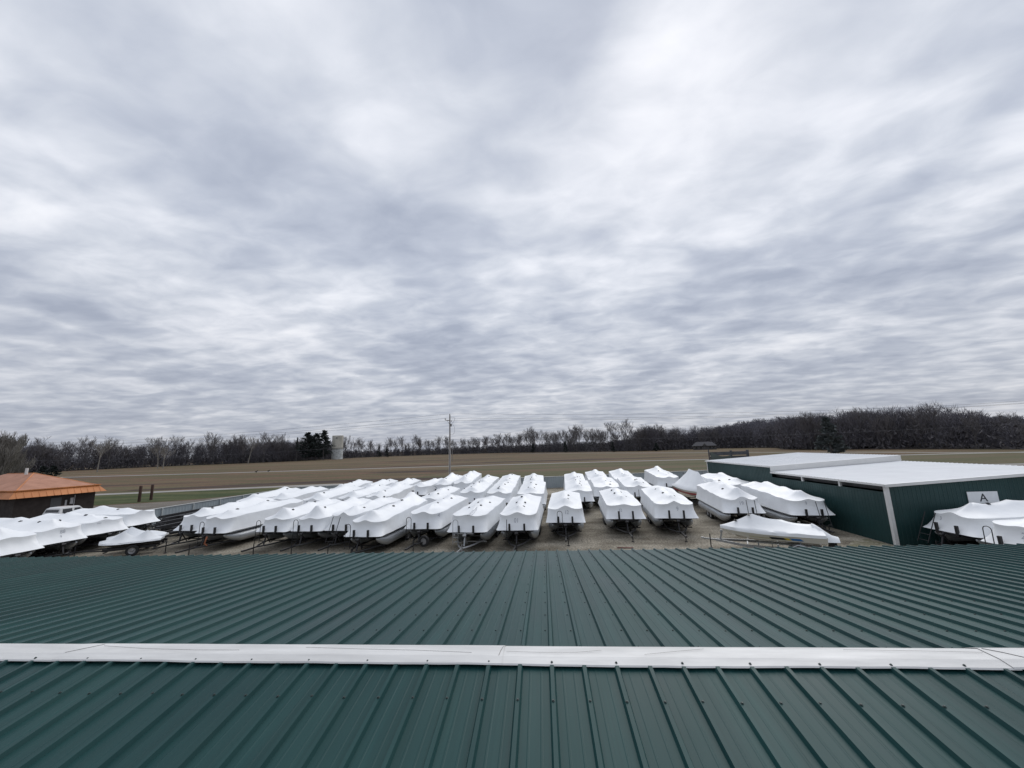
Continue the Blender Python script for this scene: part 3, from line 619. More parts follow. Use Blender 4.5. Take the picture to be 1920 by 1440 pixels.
MID = [
 (-27.6, 29.6, 3, dict(hw=1.2, L=7.0, posts=[(1.2, 2.5), (5.4, 2.75)], seed=31), 'wrapped pontoon boat beside the long dark trailers, leftmost of the second row'),
 (-25.0, 30.2, 3, dict(hw=1.16, L=6.8, posts=[(1.0, 2.5), (5.2, 2.7)], seed=32), 'wrapped pontoon boat second from the left in the second row'),
 (-20.9, 29.3, 3, dict(hw=1.2, L=7.3, posts=[(1.0, 2.55), (5.4, 2.8)], seed=33, writing=[('88', .2, -.5, 1.75, 0)]), 'third wrapped pontoon boat of the second row, with a scrawl on its bow'),
 (-17.9, 30.0, 3, dict(hw=1.16, L=7.0, posts=[(1.0, 2.5), (5.4, 2.78)], seed=34, r=.3), 'wrapped pontoon boat with a square bow and a small ladder, in the second row'),
 (-15.4, 30.0, 2, dict(hw=1.18, L=7.3, posts=[(1.3, 2.45), (5.6, 2.8)], seed=35, r=.7), 'wrapped pontoon boat with a rounded bow, fifth in the second row'),
 (-9.9, 28.5, 3, dict(hw=1.16, L=6.4, posts=[(1.5, 2.35), (3.8, 2.5)], seed=36, zs=(1.85, 2.1), vents=[(-.4, 1.4), (.4, 1.5), (-.3, 4.0), (.5, 4.2)]), 'low wrapped pontoon boat directly behind the boat with the spare wheel'),
 (-6.9, 31.8, 2, dict(hw=1.18, L=6.4, posts=[(.9, 2.42), (3.4, 2.75)], seed=37, r=.5, vents=[(-.3, 1.9), (-.3, 3.2), (.2, 3.4), (-.2, 4.2)]), 'wrapped pontoon boat with a tall centre peak, second row in front of the pole'),
 (-4.2, 31.2, 2, dict(hw=1.2, L=6.6, posts=[(1.2, 2.4), (4.0, 2.62)], seed=38, vents=[(-.1, 1.0), (-.1, 1.7), (.2, 3.4), (.3, 5.2)]), 'second row wrapped pontoon boat directly behind the marker drawing boat'),
 (-1.2, 29.8, 2, dict(hw=1.22, L=7.4, posts=[(1.1, 2.45), (3.6, 2.6), (5.2, 2.72)], seed=39, r=.2, zs=(1.95, 2.3), vents=[(.3, 1.3), (-.3, 2.2), (.35, 3.4), (-.2, 4.6)]), 'wrapped pontoon boat with square bow directly behind the one marked 01'),
 (3.1, 30.8, 3, dict(hw=1.22, L=7.0, posts=[(1.2, 2.5), (3.6, 2.66), (5.2, 2.75)], seed=40, r=.3, zs=(1.95, 2.3), vents=[(.3, 1.6), (.2, 2.6), (.3, 3.8), (-.1, 4.4)]), 'wrapped pontoon boat at the right side of the aisle, behind the ridged one'),
 (6.1, 33.8, 4, dict(hw=1.25, L=7.0, posts=[(2.0, 2.4), (4.0, 2.6)], seed=41, r=.5, vents=[(.1, 2.5), (.6, 2.6), (.4, 1.2)]), 'second row wrapped pontoon boat with smooth flat bow and one black post'),
 (8.95, 33.2, 5, dict(hw=1.3, L=7.2, posts=[(1.0, 2.45), (4.0, 2.66)], seed=42, r=.5, vents=[(.6, 1.3), (.0, 2.2), (.3, 3.2)]), 'wrapped pontoon boat behind the wide one marked 9, with a black post at its bow'),
 (17.7, 31.6, 0, dict(hw=1.22, L=7.4, posts=[(1.4, 2.6), (4.2, 2.95)], seed=43, zs=(2.1, 2.4), vents=[(-.5, 1.6), (.4, 2.4), (-.2, 4.6)]), 'wrapped pontoon boat along the green building wall, beside the red striped runabout'),
 (-23.4, 37.8, 3, dict(hw=1.15, L=6.6, posts=[(1.0, 2.5), (5.0, 2.75)], seed=51, vents=[(.1, 1.4), (-.4, 1.5), (.1, 3.2)]), 'wrapped pontoon boat at the left end of the rear row, with a pointed peak'),
 (-20.2, 38.2, 3, dict(hw=1.15, L=6.6, posts=[(1.0, 2.5), (4.6, 2.68)], seed=52), 'wrapped pontoon boat in the rear row, second from its left end'),
 (-17.2, 38.4, 3, dict(hw=1.15, L=6.6, posts=[(1.0, 2.5), (4.8, 2.7)], seed=53), 'wrapped pontoon boat in the rear row, third from its left end'),
 (-14.5, 38.6, 14, dict(hw=1.2, L=6.2, posts=[(1.2, 2.45), (4.4, 2.6)], seed=54, r=.9), 'wrapped boat turned askew with a round bow in the rear row'),
 (-12.2, 40.6, 5, dict(hw=1.22, L=6.8, posts=[(1.3, 2.6), (4.6, 3.1)], seed=55, r=.4, zs=(1.97, 2.4)), 'tall wrapped pontoon boat just left of the utility pole, with a ladder at its bow'),
 (-9.7, 40.8, 3, dict(hw=1.12, L=6.8, posts=[(1.6, 2.8), (4.8, 3.2)], seed=56, r=.4, zs=(1.97, 2.7), zrear=3.15), 'tallest wrapped pontoon boat of the rear row, just right of the utility pole'),
 (-7.1, 39.6, 2, dict(hw=1.14, L=6.6, posts=[(1.3, 2.5), (4.6, 2.8)], seed=57, vents=[(-.4, 1.6), (-.3, 2.6), (.2, 4.0)]), 'rear row wrapped pontoon boat between the pole and the aisle, its stern cut square'),
 (-4.2, 39.2, 1, dict(hw=1.18, L=6.8, posts=[(1.3, 2.5), (4.8, 2.8)], seed=58, zs=(1.95, 2.4)), 'wrapped pontoon boat in the rear row, one from the aisle'),
 (-1.15, 38.5, 0, dict(hw=1.2, L=6.8, posts=[(1.3, 2.55), (3.4, 2.75), (5.0, 2.85)], seed=59, zs=(1.95, 2.4), vents=[(-.3, 1.3), (-.2, 2.6), (.3, 3.6)]), 'wrapped pontoon boat in the rear row on the left edge of the aisle'),
 (3.5, 38.8, 3, dict(hw=1.2, L=6.8, posts=[(1.3, 2.6), (4.6, 2.9)], seed=60, zs=(1.95, 2.4), vents=[(-.1, 4.4), (.3, 2.2), (.6, 3.0), (.6, 1.6)]), 'wrapped pontoon boat in the rear row on the right edge of the aisle'),
 (6.5, 41.9, 3, dict(hw=1.22, L=6.8, posts=[(1.3, 2.55), (4.4, 2.95)], seed=61, zs=(1.95, 2.4)), 'wrapped pontoon boat by the rear fence, one right of the aisle'),
 (9.5, 41.3, 4, dict(hw=1.28, L=6.8, posts=[(1.3, 2.55), (4.4, 3.0)], seed=62, zs=(1.95, 2.45)), 'wrapped pontoon boat by the rear fence, left of the bare fence panel'),
 (14.2, 40.6, 3, dict(hw=1.25, L=7.6, posts=[(1.6, 2.5), (5.6, 3.15)], seed=63, zs=(2.05, 2.5), r=.8, vents=[(.5, 2.4), (-.3, 3.6)]), 'wrapped pontoon boat with a high stern behind the red striped runabout'),
]
RG = 'trailers hidden below the wrapped boats of the rear rows'
for i, (x, y, h, kb, lb) in enumerate(MID):
    kb['hw'] += .06
    pontoon_boat(x, y, h, lb, **kb)
    far = i >= 13
    boat_trailer(x, y, h, 'black trailer mostly hidden beneath a wrapped boat behind the front row', RG, L=kb['L'], width=kb['hw']-.02, ladder={3: 'arch', 17: 'arch', 10: 'post', 11: 'post', 4: 'post', 8: 'post'}.get(i), lx=-.5 if i != 11 else -.1, tongue=1.4 if not far else 1.0)
LEFT = [
 (-29.5, 15.75, -84, dict(hw=1.28, L=7.2, posts=[(1.3, 2.5), (4.4, 2.6)], seed=71, r=.4), 'wrapped pontoon boat cut off by the picture edge, beside the green roof', 'black trailer under the wrapped boat cut off by the picture edge'),
 (-30.1, 18.25, -79, dict(hw=1.30, L=7.2, posts=[(1.1, 2.55), (4.4, 2.6)], seed=72, r=.45, writing=[('88', .3, .2, 1.62, 0), ('9', .2, .1, 1.38, 0)], vents=[(-.3, 1.6), (.4, 1.1), (-.35, 3.4)], lift=.0), 'wrapped pontoon boat with 88 on its bow, before the orange roofed building', 'black trailer under the wrapped boat marked 88'),
 (-30.4, 21.0, -78, dict(hw=1.28, L=6.8, posts=[(2.0, 2.3), (4.4, 2.45)], seed=73, zs=(1.92, 2.05), r=.5, writing=[('Vista', .14, -.3, 1.75, .2)], vents=[(-.2, 2.0), (.4, 1.0), (-.2, 4.4)]), 'low wrapped pontoon boat directly behind the two small wrapped watercraft', 'black trailer under the low wrapped boat behind the small watercraft'),
 (-31.0, 24.0, -83, dict(hw=1.20, L=6.6, posts=[(1.8, 2.3), (4.4, 2.5)], seed=74, zs=(1.92, 2.05), r=.45, vents=[(-.2, 2.4), (.3, 4.4)]), 'wrapped pontoon boat with its bow against the near end of the metal fence', 'black trailer under the wrapped boat at the near end of the fence'),
]
for x, y, h, kb, lb, lt in LEFT:
    X, Y = sc(x, y); pontoon_boat(X, Y, h, lb, **kb); boat_trailer(X, Y, h, lt, TG, L=kb['L'], width=kb['hw']-.02, stops=False, tongue=1.2)
RIGHT = [
 (20.3, 17.55, 86, dict(hw=1.27, L=7.4, posts=[(1.5, 2.55), (3.4, 2.58), (6.0, 2.75)], seed=81, zs=(1.92, 2.05), r=.7, writing=[('3', .26, -.5, 1.6, 0)], vents=[(.1, 2.1), (.2, 6.2)], stripe=True), dict(ladder='poles', lx=-.95, tongue=1.3), 'wrapped pontoon boat below the A sign, parallel to the dark green wall', 'black trailer with bow rollers below the A sign'),
 (20.0, 14.55, 86, dict(hw=1.25, L=7.4, posts=[(1.3, 2.48), (4.4, 2.6)], seed=82, zs=(1.92, 2.05), r=.5, writing=[('21', .36, .2, 1.5, 0)], vents=[(.1, 1.8), (.2, 5.2)]), dict(ladder='arch', lx=-.75, tongue=1.2), 'wrapped pontoon boat with 21 on its bow, closest to the green roof edge', 'black trailer with a thick arched ladder under the boat marked 21'),
]
for x, y, h, kb, kt, lb, lt in RIGHT:
    pontoon_boat(x, y, h, lb, **kb); boat_trailer(x, y, h, lt, TG, L=kb['L'], width=kb['hw']-.02, **kt)

# runabouts ----------------------------------------------------------
def runabout(x, y, head, label, L, hw, zk, zg, hull_m, cover_peaks, seed, graphics=None, swim=True, bz=None):
    """local +Y from bow to stern; a vee hull with a film cover over its top"""
    o = empty('runabout', (x, y, 0), -R(head), label, 'boat', WRAP_GROUP)
    def half(y):     # half beam at the sheer
        t = y/L; return hw*min(1, max(0.02, (1-(1-min(1, t/0.62))**2.2)))*(1-.06*max(0, t-.7)/.3)
    def keel(y):
        t = y/L; return zk + (zg-zk)*0.86*max(0, 1-t/0.34)**2.0
    ys = [0.02, .15, .35, .7, 1.1, 1.6, 2.2, 3, 3.8, 4.6, L-.5, L]
    b = MB(); n = 9; vs = []
    for yy in ys:
        w = half(yy); k = keel(yy); ch = k+(zg-k)*0.42; cw = w*(.80+.1*min(1, yy/L))
        sec = [(-w, zg), (-w*.99, zg-.10), (-(cw+w)/2, (ch+zg)/2-.02), (-cw, ch), (0, k), (cw, ch), ((cw+w)/2, (ch+zg)/2-.02), (w*.99, zg-.10), (w, zg)]
        vs += [(sx, yy, sz) for sx, sz in sec]
    b.add(vs, [(j*n+i, j*n+i+1, (j+1)*n+i+1, (j+1)*n+i) for j in range(len(ys)-1) for i in range(n-1)] + [tuple((len(ys)-1)*n+i for i in range(n))[::-1]])
    b.obj('hull', hull_m, o, smooth=28)
    if graphics:
        for (ya, yb_, t0, t1, sk, m) in graphics:
            for s in (-1, 1):
                g = MB(); gv = []
                for k in range(9):
                    for tt in (t0, t1):
                        yy = ya+(yb_-ya)*k/8 + sk*(tt-t0)
                        yy = max(.1, min(L-.05, yy)); w = half(yy); kk = keel(yy); ch = kk+(zg-kk)*0.42; cw = w*(.80+.1*min(1, yy/L))
                        # along the topside from chine to sheer
                        if tt < .5: u = tt*2; px = cw+((cw+w)/2-cw)*u; pz = ch+((ch+zg)/2-.02-ch)*u
                        else: u = tt*2-1; px = (cw+w)/2+(w*.99-(cw+w)/2)*u; pz = (ch+zg)/2-.02+(zg-.10-(ch+zg)/2+.02)*u
                        gv.append((s*(px+.012), yy, pz))
                g.add(gv, [(2*k, 2*k+2, 2*k+3, 2*k+1) for k in range(8)]); g.obj('hull_stripe', m, o)
    # cover: sheer line up to a ridge with posts
    b = MB(); vs = []; NC = 13
    pk = [(0.0, zg+.13)] + cover_peaks + [(L+.06, zg+(.20 if swim else .5))]
    def zr(y):
        for (a, za), (c, zc_) in zip(pk, pk[1:]):
            if y <= c:
                t = (y-a)/(c-a); return za+(zc_-za)*t - .10*4*t*(1-t)*(.6 if a == 0 else .8)
        return pk[-1][1]
    cys = [-.05, .03, .12, .3]+[.3+(L-.6)*k/15 for k in range(1, 15)]+[L-.3, L-.12, L+.06]
    for yy in cys:
        w = half(max(.02, min(L, yy)))+.035; z = zr(max(0, min(yy, pk[-1][0])))
        sh = zg+.11+.05*noise.noise(Vector((yy*1.3, seed, 0)))
        for i in range(NC):
            u = -1+2*i/(NC-1); a = abs(u)
            if a > .82: t = (a-.82)/.18; px = w*(.975+.03*t); pz = sh+(zg-.05-sh)*t
            else: t = a/.82; px = w*.975*t; pz = z+(sh-z)*(1-(1-t)**1.25)
            wv = .014*noise.noise(Vector((px*3, yy*2, seed)))
            vs.append((px*(1 if u > 0 else -1)+wv*u, yy, pz+wv))
    m = len(cys)
    b.add(vs, [(j*NC+i, j*NC+i+1, (j+1)*NC+i+1, (j+1)*NC+i) for j in range(m-1) for i in range(NC-1)])
    b.add([vs[i] for i in range(NC)], [tuple(range(NC))]); b.add([vs[(m-1)*NC+i] for i in range(NC)], [tuple(range(NC))[::-1]])
    cv = b.obj('shrink_wrap_cover', m_wrap, o, smooth=55)
    for vy, sx in ((cover_peaks[0][0]-.14, .14), (.75, .05), (cover_peaks[-1][0]-.6, -.2)):
        v = link('vent', VENT, cv, (sx, vy, zr(vy)-.03*abs(sx)+.02)); v.rotation_euler = (R(-8), R(10), 0)
    if swim:
        b = MB(); vs = []
        for t in (0, .12, .3, .5, .75, 1.0):
            yy = L-.35+t*1.0; w = .66-.30*t; z = (zg+.50)*(1-t)+(zg-.10)*t + (.10-.30*t)*math.sin(PI*t)
            for i in range(7):
                u = -1+i/3; a = abs(u); vs.append((u*w*(1.0), yy, z+(zg-.30-z)*a**2.2))
        b.add(vs, [(j*7+i, j*7+i+1, (j+1)*7+i+1, (j+1)*7+i) for j in range(5) for i in range(6)])
        b.add([vs[35+i] for i in range(7)], [tuple(range(7))[::-1]])
        b.obj('outboard_cover', m_wrap, o, smooth=40)
        b = MB(); b.box((-.10, L+.25, zk+.0), (.10, L+.55, zg-.2)); b.box((-.03, L+.2, zk-.15), (.03, L+.7, zk+.05)); b.box((-.35, L+.02, zg-.42), (.35, L+.25, zg-.3)); b.obj('outboard_leg', m_black, o)
    return o
# the striped runabout parked across the yard near the eave
bx, by = 10.0, 19.35; ex, ey = 13.75, 17.5
hd = math.degrees(math.atan2(ex-bx, ey-by))
runabout(bx, by, hd, 'cream runabout with yellow, black and blue hull stripes under white film, lying across the yard', 4.5, .98, .60, 1.16, m_gelc, [(1.55, 2.0), (2.9, 1.75), (4.25, 1.62)], 5,
    [(1.3, 2.6, .25, .38, .10, m_cream2), (2.3, 2.95, .25, .70, -.25, m_gblk), (2.95, 3.15, .25, .70, -.3, m_yel), (3.18, 3.65, .25, .70, -.3, m_blue)])
t = empty('boat_trailer', (bx, by, 0), -R(hd), 'grey galvanised single axle trailer with round fenders under the striped runabout', 'trailer')
b = MB()
for s in (-1, 1):
    b.bar((s*.62, 1.1, .40), (s*.62, 4.5, .40), .06, .14); b.bar((s*.62, 1.12, .40), (s*.04, -.35, .46), .06, .12)
    for yy in (2.3, 3.5): b.bar((s*.74, yy, .36), (s*.94, yy, .86), .035, .035)
    b.bar((s*.45, 1.6, .60), (s*.45, 4.4, .60), .09, .05)
    for yy in (1.7, 4.2): b.bar((s*.45, yy, .40), (s*.45, yy, .60), .06, .06)
for yy in (1.2, 2.6, 3.6, 4.45): b.bar((-.62, yy, .36), (.62, yy, .36), .06, .08)
b.bar((0, -.3, .46), (0, -.95, .48), .08, .08); b.box((-.05, -1.1, .46), (.05, -.95, .54)); b.obj('frame', m_galv, t)
for s in (-1, 1):
    w = empty('wheel', (s*.97, 3.45, .325)); w.parent = t; link('tyre', TYRE, w); link('rim', RIM, w)
    if s < 0: w.rotation_euler = (0, 0, PI)
    b = MB(); vs = []
    for k in range(11):
        a = PI*k/10
        for xx, rr in ((.80, .40), (.84, .43), (1.10, .43), (1.13, .40)): vs.append((s*xx, 3.45+rr*math.cos(a)*1.08, .33+rr*math.sin(a)))
    b.add(vs, [(k*4+i, k*4+i+1, k*4+5+i, k*4+4+i) for k in range(10) for i in range(3)]); b.obj('fender', m_galv, t, smooth=40)
b = MB(); b.bar((-.97, 3.45, .325), (.97, 3.45, .325), .06); b.obj('axle', m_black, t)
b = MB(); b.bar((0, -.12, .46), (0, .02, 1.0), .08, .08); b.tube([(-.08, -.02, .95), (.08, -.02, .95)], .07, 8); b.obj('winch_stand', m_galv, t)
b = MB(); b.tube([(.12, -.62, .05), (.12, -.62, .78)], .028, 8); b.lathe([(0, 0), (.09, 0), (.09, .02), (.03, .04)], 10, 'z', (.12, -.62, .02)); b.obj('jack', m_black, t)
# white runabout with a red stripe, further back under a tall cover
runabout(14.75, 31.7, 3, 'white runabout with a dark red hull stripe under a tall white tent cover', 7.4, 1.32, .62, 1.45, m_gelw, [(1.0, 2.3), (2.4, 3.15), (5.2, 3.3), (7.1, 2.5)], 9,
    [(.6, 7.2, .10, .55, .1, m_red)], swim=False)
boat_trailer(14.75, 31.7, 3, 'black tandem trailer under the red striped runabout', TG, L=7.2, width=1.15, stops=False, tongue=1.0)

# personal watercraft on a twin trailer ------------------------------
def watercraft(x, y, head, label, humps, L=3.1, hw=.56, seed=1):
    o = empty('personal_watercraft', (x, y, .13), -R(head), label, 'watercraft', 'two wrapped personal watercraft')
    def half(t): return hw*min(1, (t/.30+.05))**.65*(1-.30*max(0, t-.75)/.25)
    b = MB(); vs = []; NC = 13; NS = 26
    for j in range(NS+1):
        t = j/NS; yy = t*L; w = half(t)
        z = .80 + .20*math.sin(PI*min(1, .08+t*.92))**.7 + sum(h*max(0, 1-abs(t-c)/(s*2.1))**1.5 for c, h, s in humps); e = .76
        for i in range(NC):
            u = -1+2*i/(NC-1); a = abs(u); pz = z+(e-z)*(1-(1-a/.85)**1.3) if a < .85 else e-.10*(a-.85)/.15
            vs.append((u*w, yy, pz+.015*noise.noise(Vector((u*3, yy*3, seed)))))
    b.add(vs, [(j*NC+i, j*NC+i+1, (j+1)*NC+i+1, (j+1)*NC+i) for j in range(NS) for i in range(NC-1)])
    b.add(vs[:NC], [tuple(range(NC))]); b.add(vs[-NC:], [tuple(range(NC))[::-1]]); b.obj('shrink_wrap_cover', m_wrap, o, smooth=35)
    b = MB(); vs = []
    for j in range(9):
        t = j/8; yy = .05+t*(L-.1); w = half(t)*.93; k = .42+.3*max(0, 1-t/.3)**2
        vs += [(-w, yy, .72), (-w*.8, yy, .55+.1*max(0, 1-t/.3)), (0, yy, k), (w*.8, yy, .55+.1*max(0, 1-t/.3)), (w, yy, .72)]
    b.add(vs, [(j*5+i, j*5+i+1, j*5+6+i, j*5+5+i) for j in range(8) for i in range(4)] + [(40, 41, 42, 43, 44)]); b.obj('hull', m_black, o, smooth=35)
    return o
wh = 62-2
wd = Vector((math.sin(R(wh)), math.cos(R(wh)))); wn = Vector((wd.y, -wd.x))
p0 = Vector((-28.6, 19.55))
watercraft(p0.x-wn.x*.66-.25, p0.y-wn.y*.66, wh, 'farther of two small wrapped watercraft, with a single tall hump', [(.38, .46, .13), (.74, .12, .2)], seed=3)
watercraft(p0.x+wn.x*.66, p0.y+wn.y*.66, wh, 'nearer of two small wrapped watercraft, with two humps', [(.36, .40, .09), (.74, .40, .10)], seed=4)
t = empty('boat_trailer', (p0.x, p0.y, 0), -R(wh), 'black twin trailer carrying the two small wrapped watercraft', 'trailer')
b = MB()
for xx in (-.95, -.35, .35, .95): b.bar((xx, .3, .47), (xx, 2.9, .47), .07, .16)
for yy in (.4, 1.6, 2.8): b.bar((-1.05, yy, .33), (1.05, yy, .33), .06, .06)
b.bar((-.6, .4, .36), (0, -1.0, .4), .06, .06); b.bar((.6, .4, .36), (0, -1.0, .4), .06, .06); b.bar((0, -.9, .4), (0, -1.7, .42), .07, .07); b.obj('frame', m_black, t)
for s in (-1, 1):
    w = empty('wheel', (s*1.16, 1.8, .335)); w.parent = t; link('tyre', TYRE, w); link('rim', RIM, w)
    if s < 0: w.rotation_euler = (0, 0, PI)
b = MB(); b.bar((-1.1, 1.8, .33), (1.1, 1.8, .33), .06); b.obj('axle', m_black, t)
b = MB(); b.tube([(.1, -1.3, .05), (.1, -1.3, .75)], .028, 8); b.lathe([(0, 0), (.09, 0), (.09, .02), (.03, .04)], 10, 'z', (.1, -1.3, .02)); b.obj('jack', m_black, t)

# empty trailers nested along the left fence
ET = 'empty dark trailers along the metal fence'
for x, y, h, l, lb in ((-33.2, 27.6, 2, 7.4, 'empty black trailer tight against the metal fence, nearest its near end'), (-31.6, 26.4, 3, 7.2, 'empty black trailer with its tongue among the front boats'), (-33.3, 36.6, 1, 7.4, 'empty black trailer farther along the metal fence'), (-31.4, 35.2, 2, 7.0, 'empty black trailer between the fence and the second row'), (-29.9, 24.4, 4, 6.2, 'empty black trailer lying beside the leftmost front row boat'), (-28.2, 22.6, 6, 5.2, 'short empty black trailer between the small watercraft and the front row'), (-32.6, 31.6, 1, 6.6, 'empty black trailer wedged between two longer ones along the fence')):
    t = boat_trailer(x, y, h, lb, ET, L=l, stops=False, tongue=1.6)
    b = MB()
    for s in (-1, 1):
        b.bar((s*1.0, .6, .95), (s*1.0, l-.6, 1.0), .22, .20)
        b.bar((s*.45, .5, .62), (s*.45, l-.5, .62), .26, .16)
        for yy in (1.0, 3.0, l-1): b.bar((s*1.0, yy, .4), (s*1.0, yy, .93), .07, .07)
    b.obj('guide_rail', m_black, t)

# ------------------------------------------------------------------ fence
fn = empty('metal_fence', (0, 0, 0), 0, 'grey blue corrugated steel fence with a pale cap around the boat yard', 'fence')
fpts = [Vector((-35.2, 26.2)), Vector((-34.4, 41.0)), Vector((-33.6, 46.9)), Vector((-19.5, 49.4)), Vector((0, 52.2)), Vector((12.4, 54.2)), Vector((30, 57.2))]
b = MB(); cap_b = MB(); H = 1.62; i0 = 0
for p, q in zip(fpts, fpts[1:]):
    L = (q-p).length; d = (q-p)/L; nrm = Vector((d.y, -d.x)); n = int(L/0.075); vs = []
    for k in range(n+1):
        c = p+d*min(L, k*L/n)+nrm*(0.018 if (k % 4) in (1, 2) else 0.0)
        vs += [(c.x, c.y, 0.03), (c.x, c.y, H-.03)]
    b.add(vs, [(2*k, 2*k+2, 2*k+3, 2*k+1) for k in range(n)])
    a = Vector((p.x, p.y, H)); c = Vector((q.x, q.y, H))
    cap_b.bar(a-Vector((nrm.x, nrm.y, 0))*.06, c-Vector((nrm.x, nrm.y, 0))*.06, .26, .05)
    m = max(1, int(L/2.9))
    for k in range(m+1 if q == fpts[-1] else m):
        c = p+d*(L*k/m)+nrm*.07
        MB().box((-.045, -.045, 0), (.045, .045, H-.03)).obj('post', m_fpost, fn, loc=(c.x, c.y, 0))
b.obj('panel', m_fence, fn); cap_b.obj('cap', m_fcap, fn)

# ------------------------------------------------------------------ green building with white roof
bd = empty('storage_building', (19.2, 19.4, 0), 0, 'dark green metal building with a stepped white roof and white corner trim', 'building')
def wall_ribs(p, q, z0f, z1f, flip=1):
    p = Vector(p); q = Vector(q); L = (q-p).length; d = (q-p)/L; nrm = Vector((d.y, -d.x))*flip; b = MB(); xs = []
    k = 0.0
    while k < L-.24:
        xs += [(k, 0), (k+.17, 0), (k+.185, .011), (k+.21, .011), (k+.225, 0)]; k += .2286
    xs.append((L, 0)); vs = []
    for s, h in xs:
        c = p+d*s+nrm*h; vs += [(c.x, c.y, z0f(s/L)), (c.x, c.y, z1f(s/L))]
    return b.add(vs, [(2*i, 2*i+2, 2*i+3, 2*i+1) for i in range(len(xs)-1)])
RS = 0.0565       # roof rise towards the east
W_, DN, DF = 10.1, 10.6, 23.0     # width, near depth, whole depth
z_near = lambda x: 3.27+RS*x
z_far = lambda x: 3.73+RS*x
w1 = wall_ribs((0, 0), (W_, 0), lambda t: 0, lambda t: z_near(t*W_)-.02); w1.obj('wall', m_greenwall, bd)
w2 = wall_ribs((0, 0), (0, DN), lambda t: 0, lambda t: 2.83, -1); w2.obj('wall', m_greenwall, bd)
wall_ribs((0, DN), (0, DF), lambda t: 0, lambda t: 3.70, -1).obj('wall', m_greenwall, bd)
wall_ribs((W_, 0), (W_, DF), lambda t: 0, lambda t: 3.8, 1).obj('wall', m_greenwall, bd)
wall_ribs((0, DF), (W_, DF), lambda t: 0, lambda t: z_far(t*W_)-.02, -1).obj('wall', m_greenwall, bd)
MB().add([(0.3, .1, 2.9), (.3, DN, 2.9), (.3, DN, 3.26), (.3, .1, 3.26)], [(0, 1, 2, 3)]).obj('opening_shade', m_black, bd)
for yy in (3.35, 6.9): MB().box((-.02, yy-.07, 2.83), (.10, yy+.07, 3.25)).obj('eave_post', m_trimw, bd)
MB().box((-.03, .1, 2.79), (.04, DN-.05, 2.845)).obj('sill', m_greenwall, bd)
def roof_panel(x0, x1, y0, y1, zf, name):
    b = MB(); ys = []; k = y0
    while k < y1-.24: ys += [(k, 0), (k+.25, 0), (k+.265, .022), (k+.29, .022), (k+.305, 0)]; k += .3048
    ys.append((y1, 0)); vs = []
    for y, h in ys:
        vs += [(x0, y, zf(x0)+h+.03), (x1, y, zf(x1)+h+.03)]
    b.add(vs, [(2*i, 2*i+1, 2*i+3, 2*i+2) for i in range(len(ys)-1)]); return b.obj(name, m_roofw, bd)
roof_panel(-.14, W_+.15, -.12, DN+.02, z_near, 'roof'); roof_panel(-.14, W_+.15, DN-.12, DF+.15, z_far, 'roof')
b = MB()
b.bar((-.15, -.145, z_near(-.15)-.045), (W_+.15, -.145, z_near(W_+.15)-.045), .04, .16)
b.bar((-.165, -.12, z_near(-.15)-.03), (-.165, DN-.1, z_near(-.15)-.03), .04, .10)
b.bar((-.165, DN-.1, z_far(-.15)-.03), (-.165, DF+.15, z_far(-.15)-.03), .04, .10)
b.add([(-.15, DN-.13, z_near(-.15)+.06), (W_+.15, DN-.13, z_near(W_+.15)+.06), (W_+.15, DN-.13, z_far(W_+.15)+.035), (-.15, DN-.13, z_far(-.15)+.035)], [(0, 1, 2, 3)])
b.obj('roof_trim', m_trimw, bd)
b = MB(); b.box((-.045, -.05, 0), (.13, -.024, 3.22)); b.box((-.046, -.049, 0), (-.022, .13, 3.20)); b.obj('corner_trim', m_trimw, bd)
b = MB(); b.box((-.05, DF-.10, 0), (-.024, DF+.03, 3.66)); b.obj('corner_trim', m_trimw, bd)
sg = empty('letter_sign', (19.2+4.85, 19.4-.055, 2.48), 0, 'white rectangular sign with a black letter A on the dark green wall', 'sign')
b = MB(); b.box((-.77, -.012, -.305), (.77, .012, .305)); b.obj('panel', m_sign, sg)
cu = bpy.data.curves.new('letter', 'FONT'); cu.body = 'A'; cu.size = .60; cu.align_x = 'CENTER'; cu.extrude = .004; cu.offset = .002
to = bpy.data.objects.new('tmp', cu); COL.objects.link(to)
me = bpy.data.meshes.new_from_object(to.evaluated_get(bpy.context.evaluated_depsgraph_get())); bpy.data.objects.remove(to)
me.materials.clear(); me.materials.append(m_signtx); lo = link('letter', me, sg, (.0, -.018, -.215)); lo.rotation_euler = (PI/2, 0, 0)

# tall timber frame with nets behind the building
tf = empty('timber_frame', (0, 0, 0), 0, 'grey timber frame with boards and a sagging net standing behind the white roof', 'frame')
px = [20.35, 22.96, 24.9]; py = 44.4
for x, w, h in zip(px, (.10, .20, .22), (4.95, 4.78, 4.8)): MB().box((x-w/2, py-w/2, 0), (x+w/2, py+w/2, h)).obj('post', m_timber, tf)
MB().box((20.55, py-.02, 0), (20.63, py+.1, 4.3)).obj('post', m_trimw, tf)
for z in (4.25, 3.72): MB().box((20.4, py-.16, z), (24.9, py-.10, z+.40)).obj('board', m_timber, tf)
b = MB(); vs = []
for i in range(13):
    for j in range(7):
        u = i/12; v = j/6; vs.append((20.4+2.4*u, py-.35-.2*math.sin(PI*u), 4.7-v*1.5-.7*u*(1-v)*.6-.35*math.sin(PI*u)*(1-v)))
b.add(vs, [(i*7+j, i*7+j+1, (i+1)*7+j+1, (i+1)*7+j) for i in range(12) for j in range(6)]); b.obj('net', m_net, tf, smooth=60)

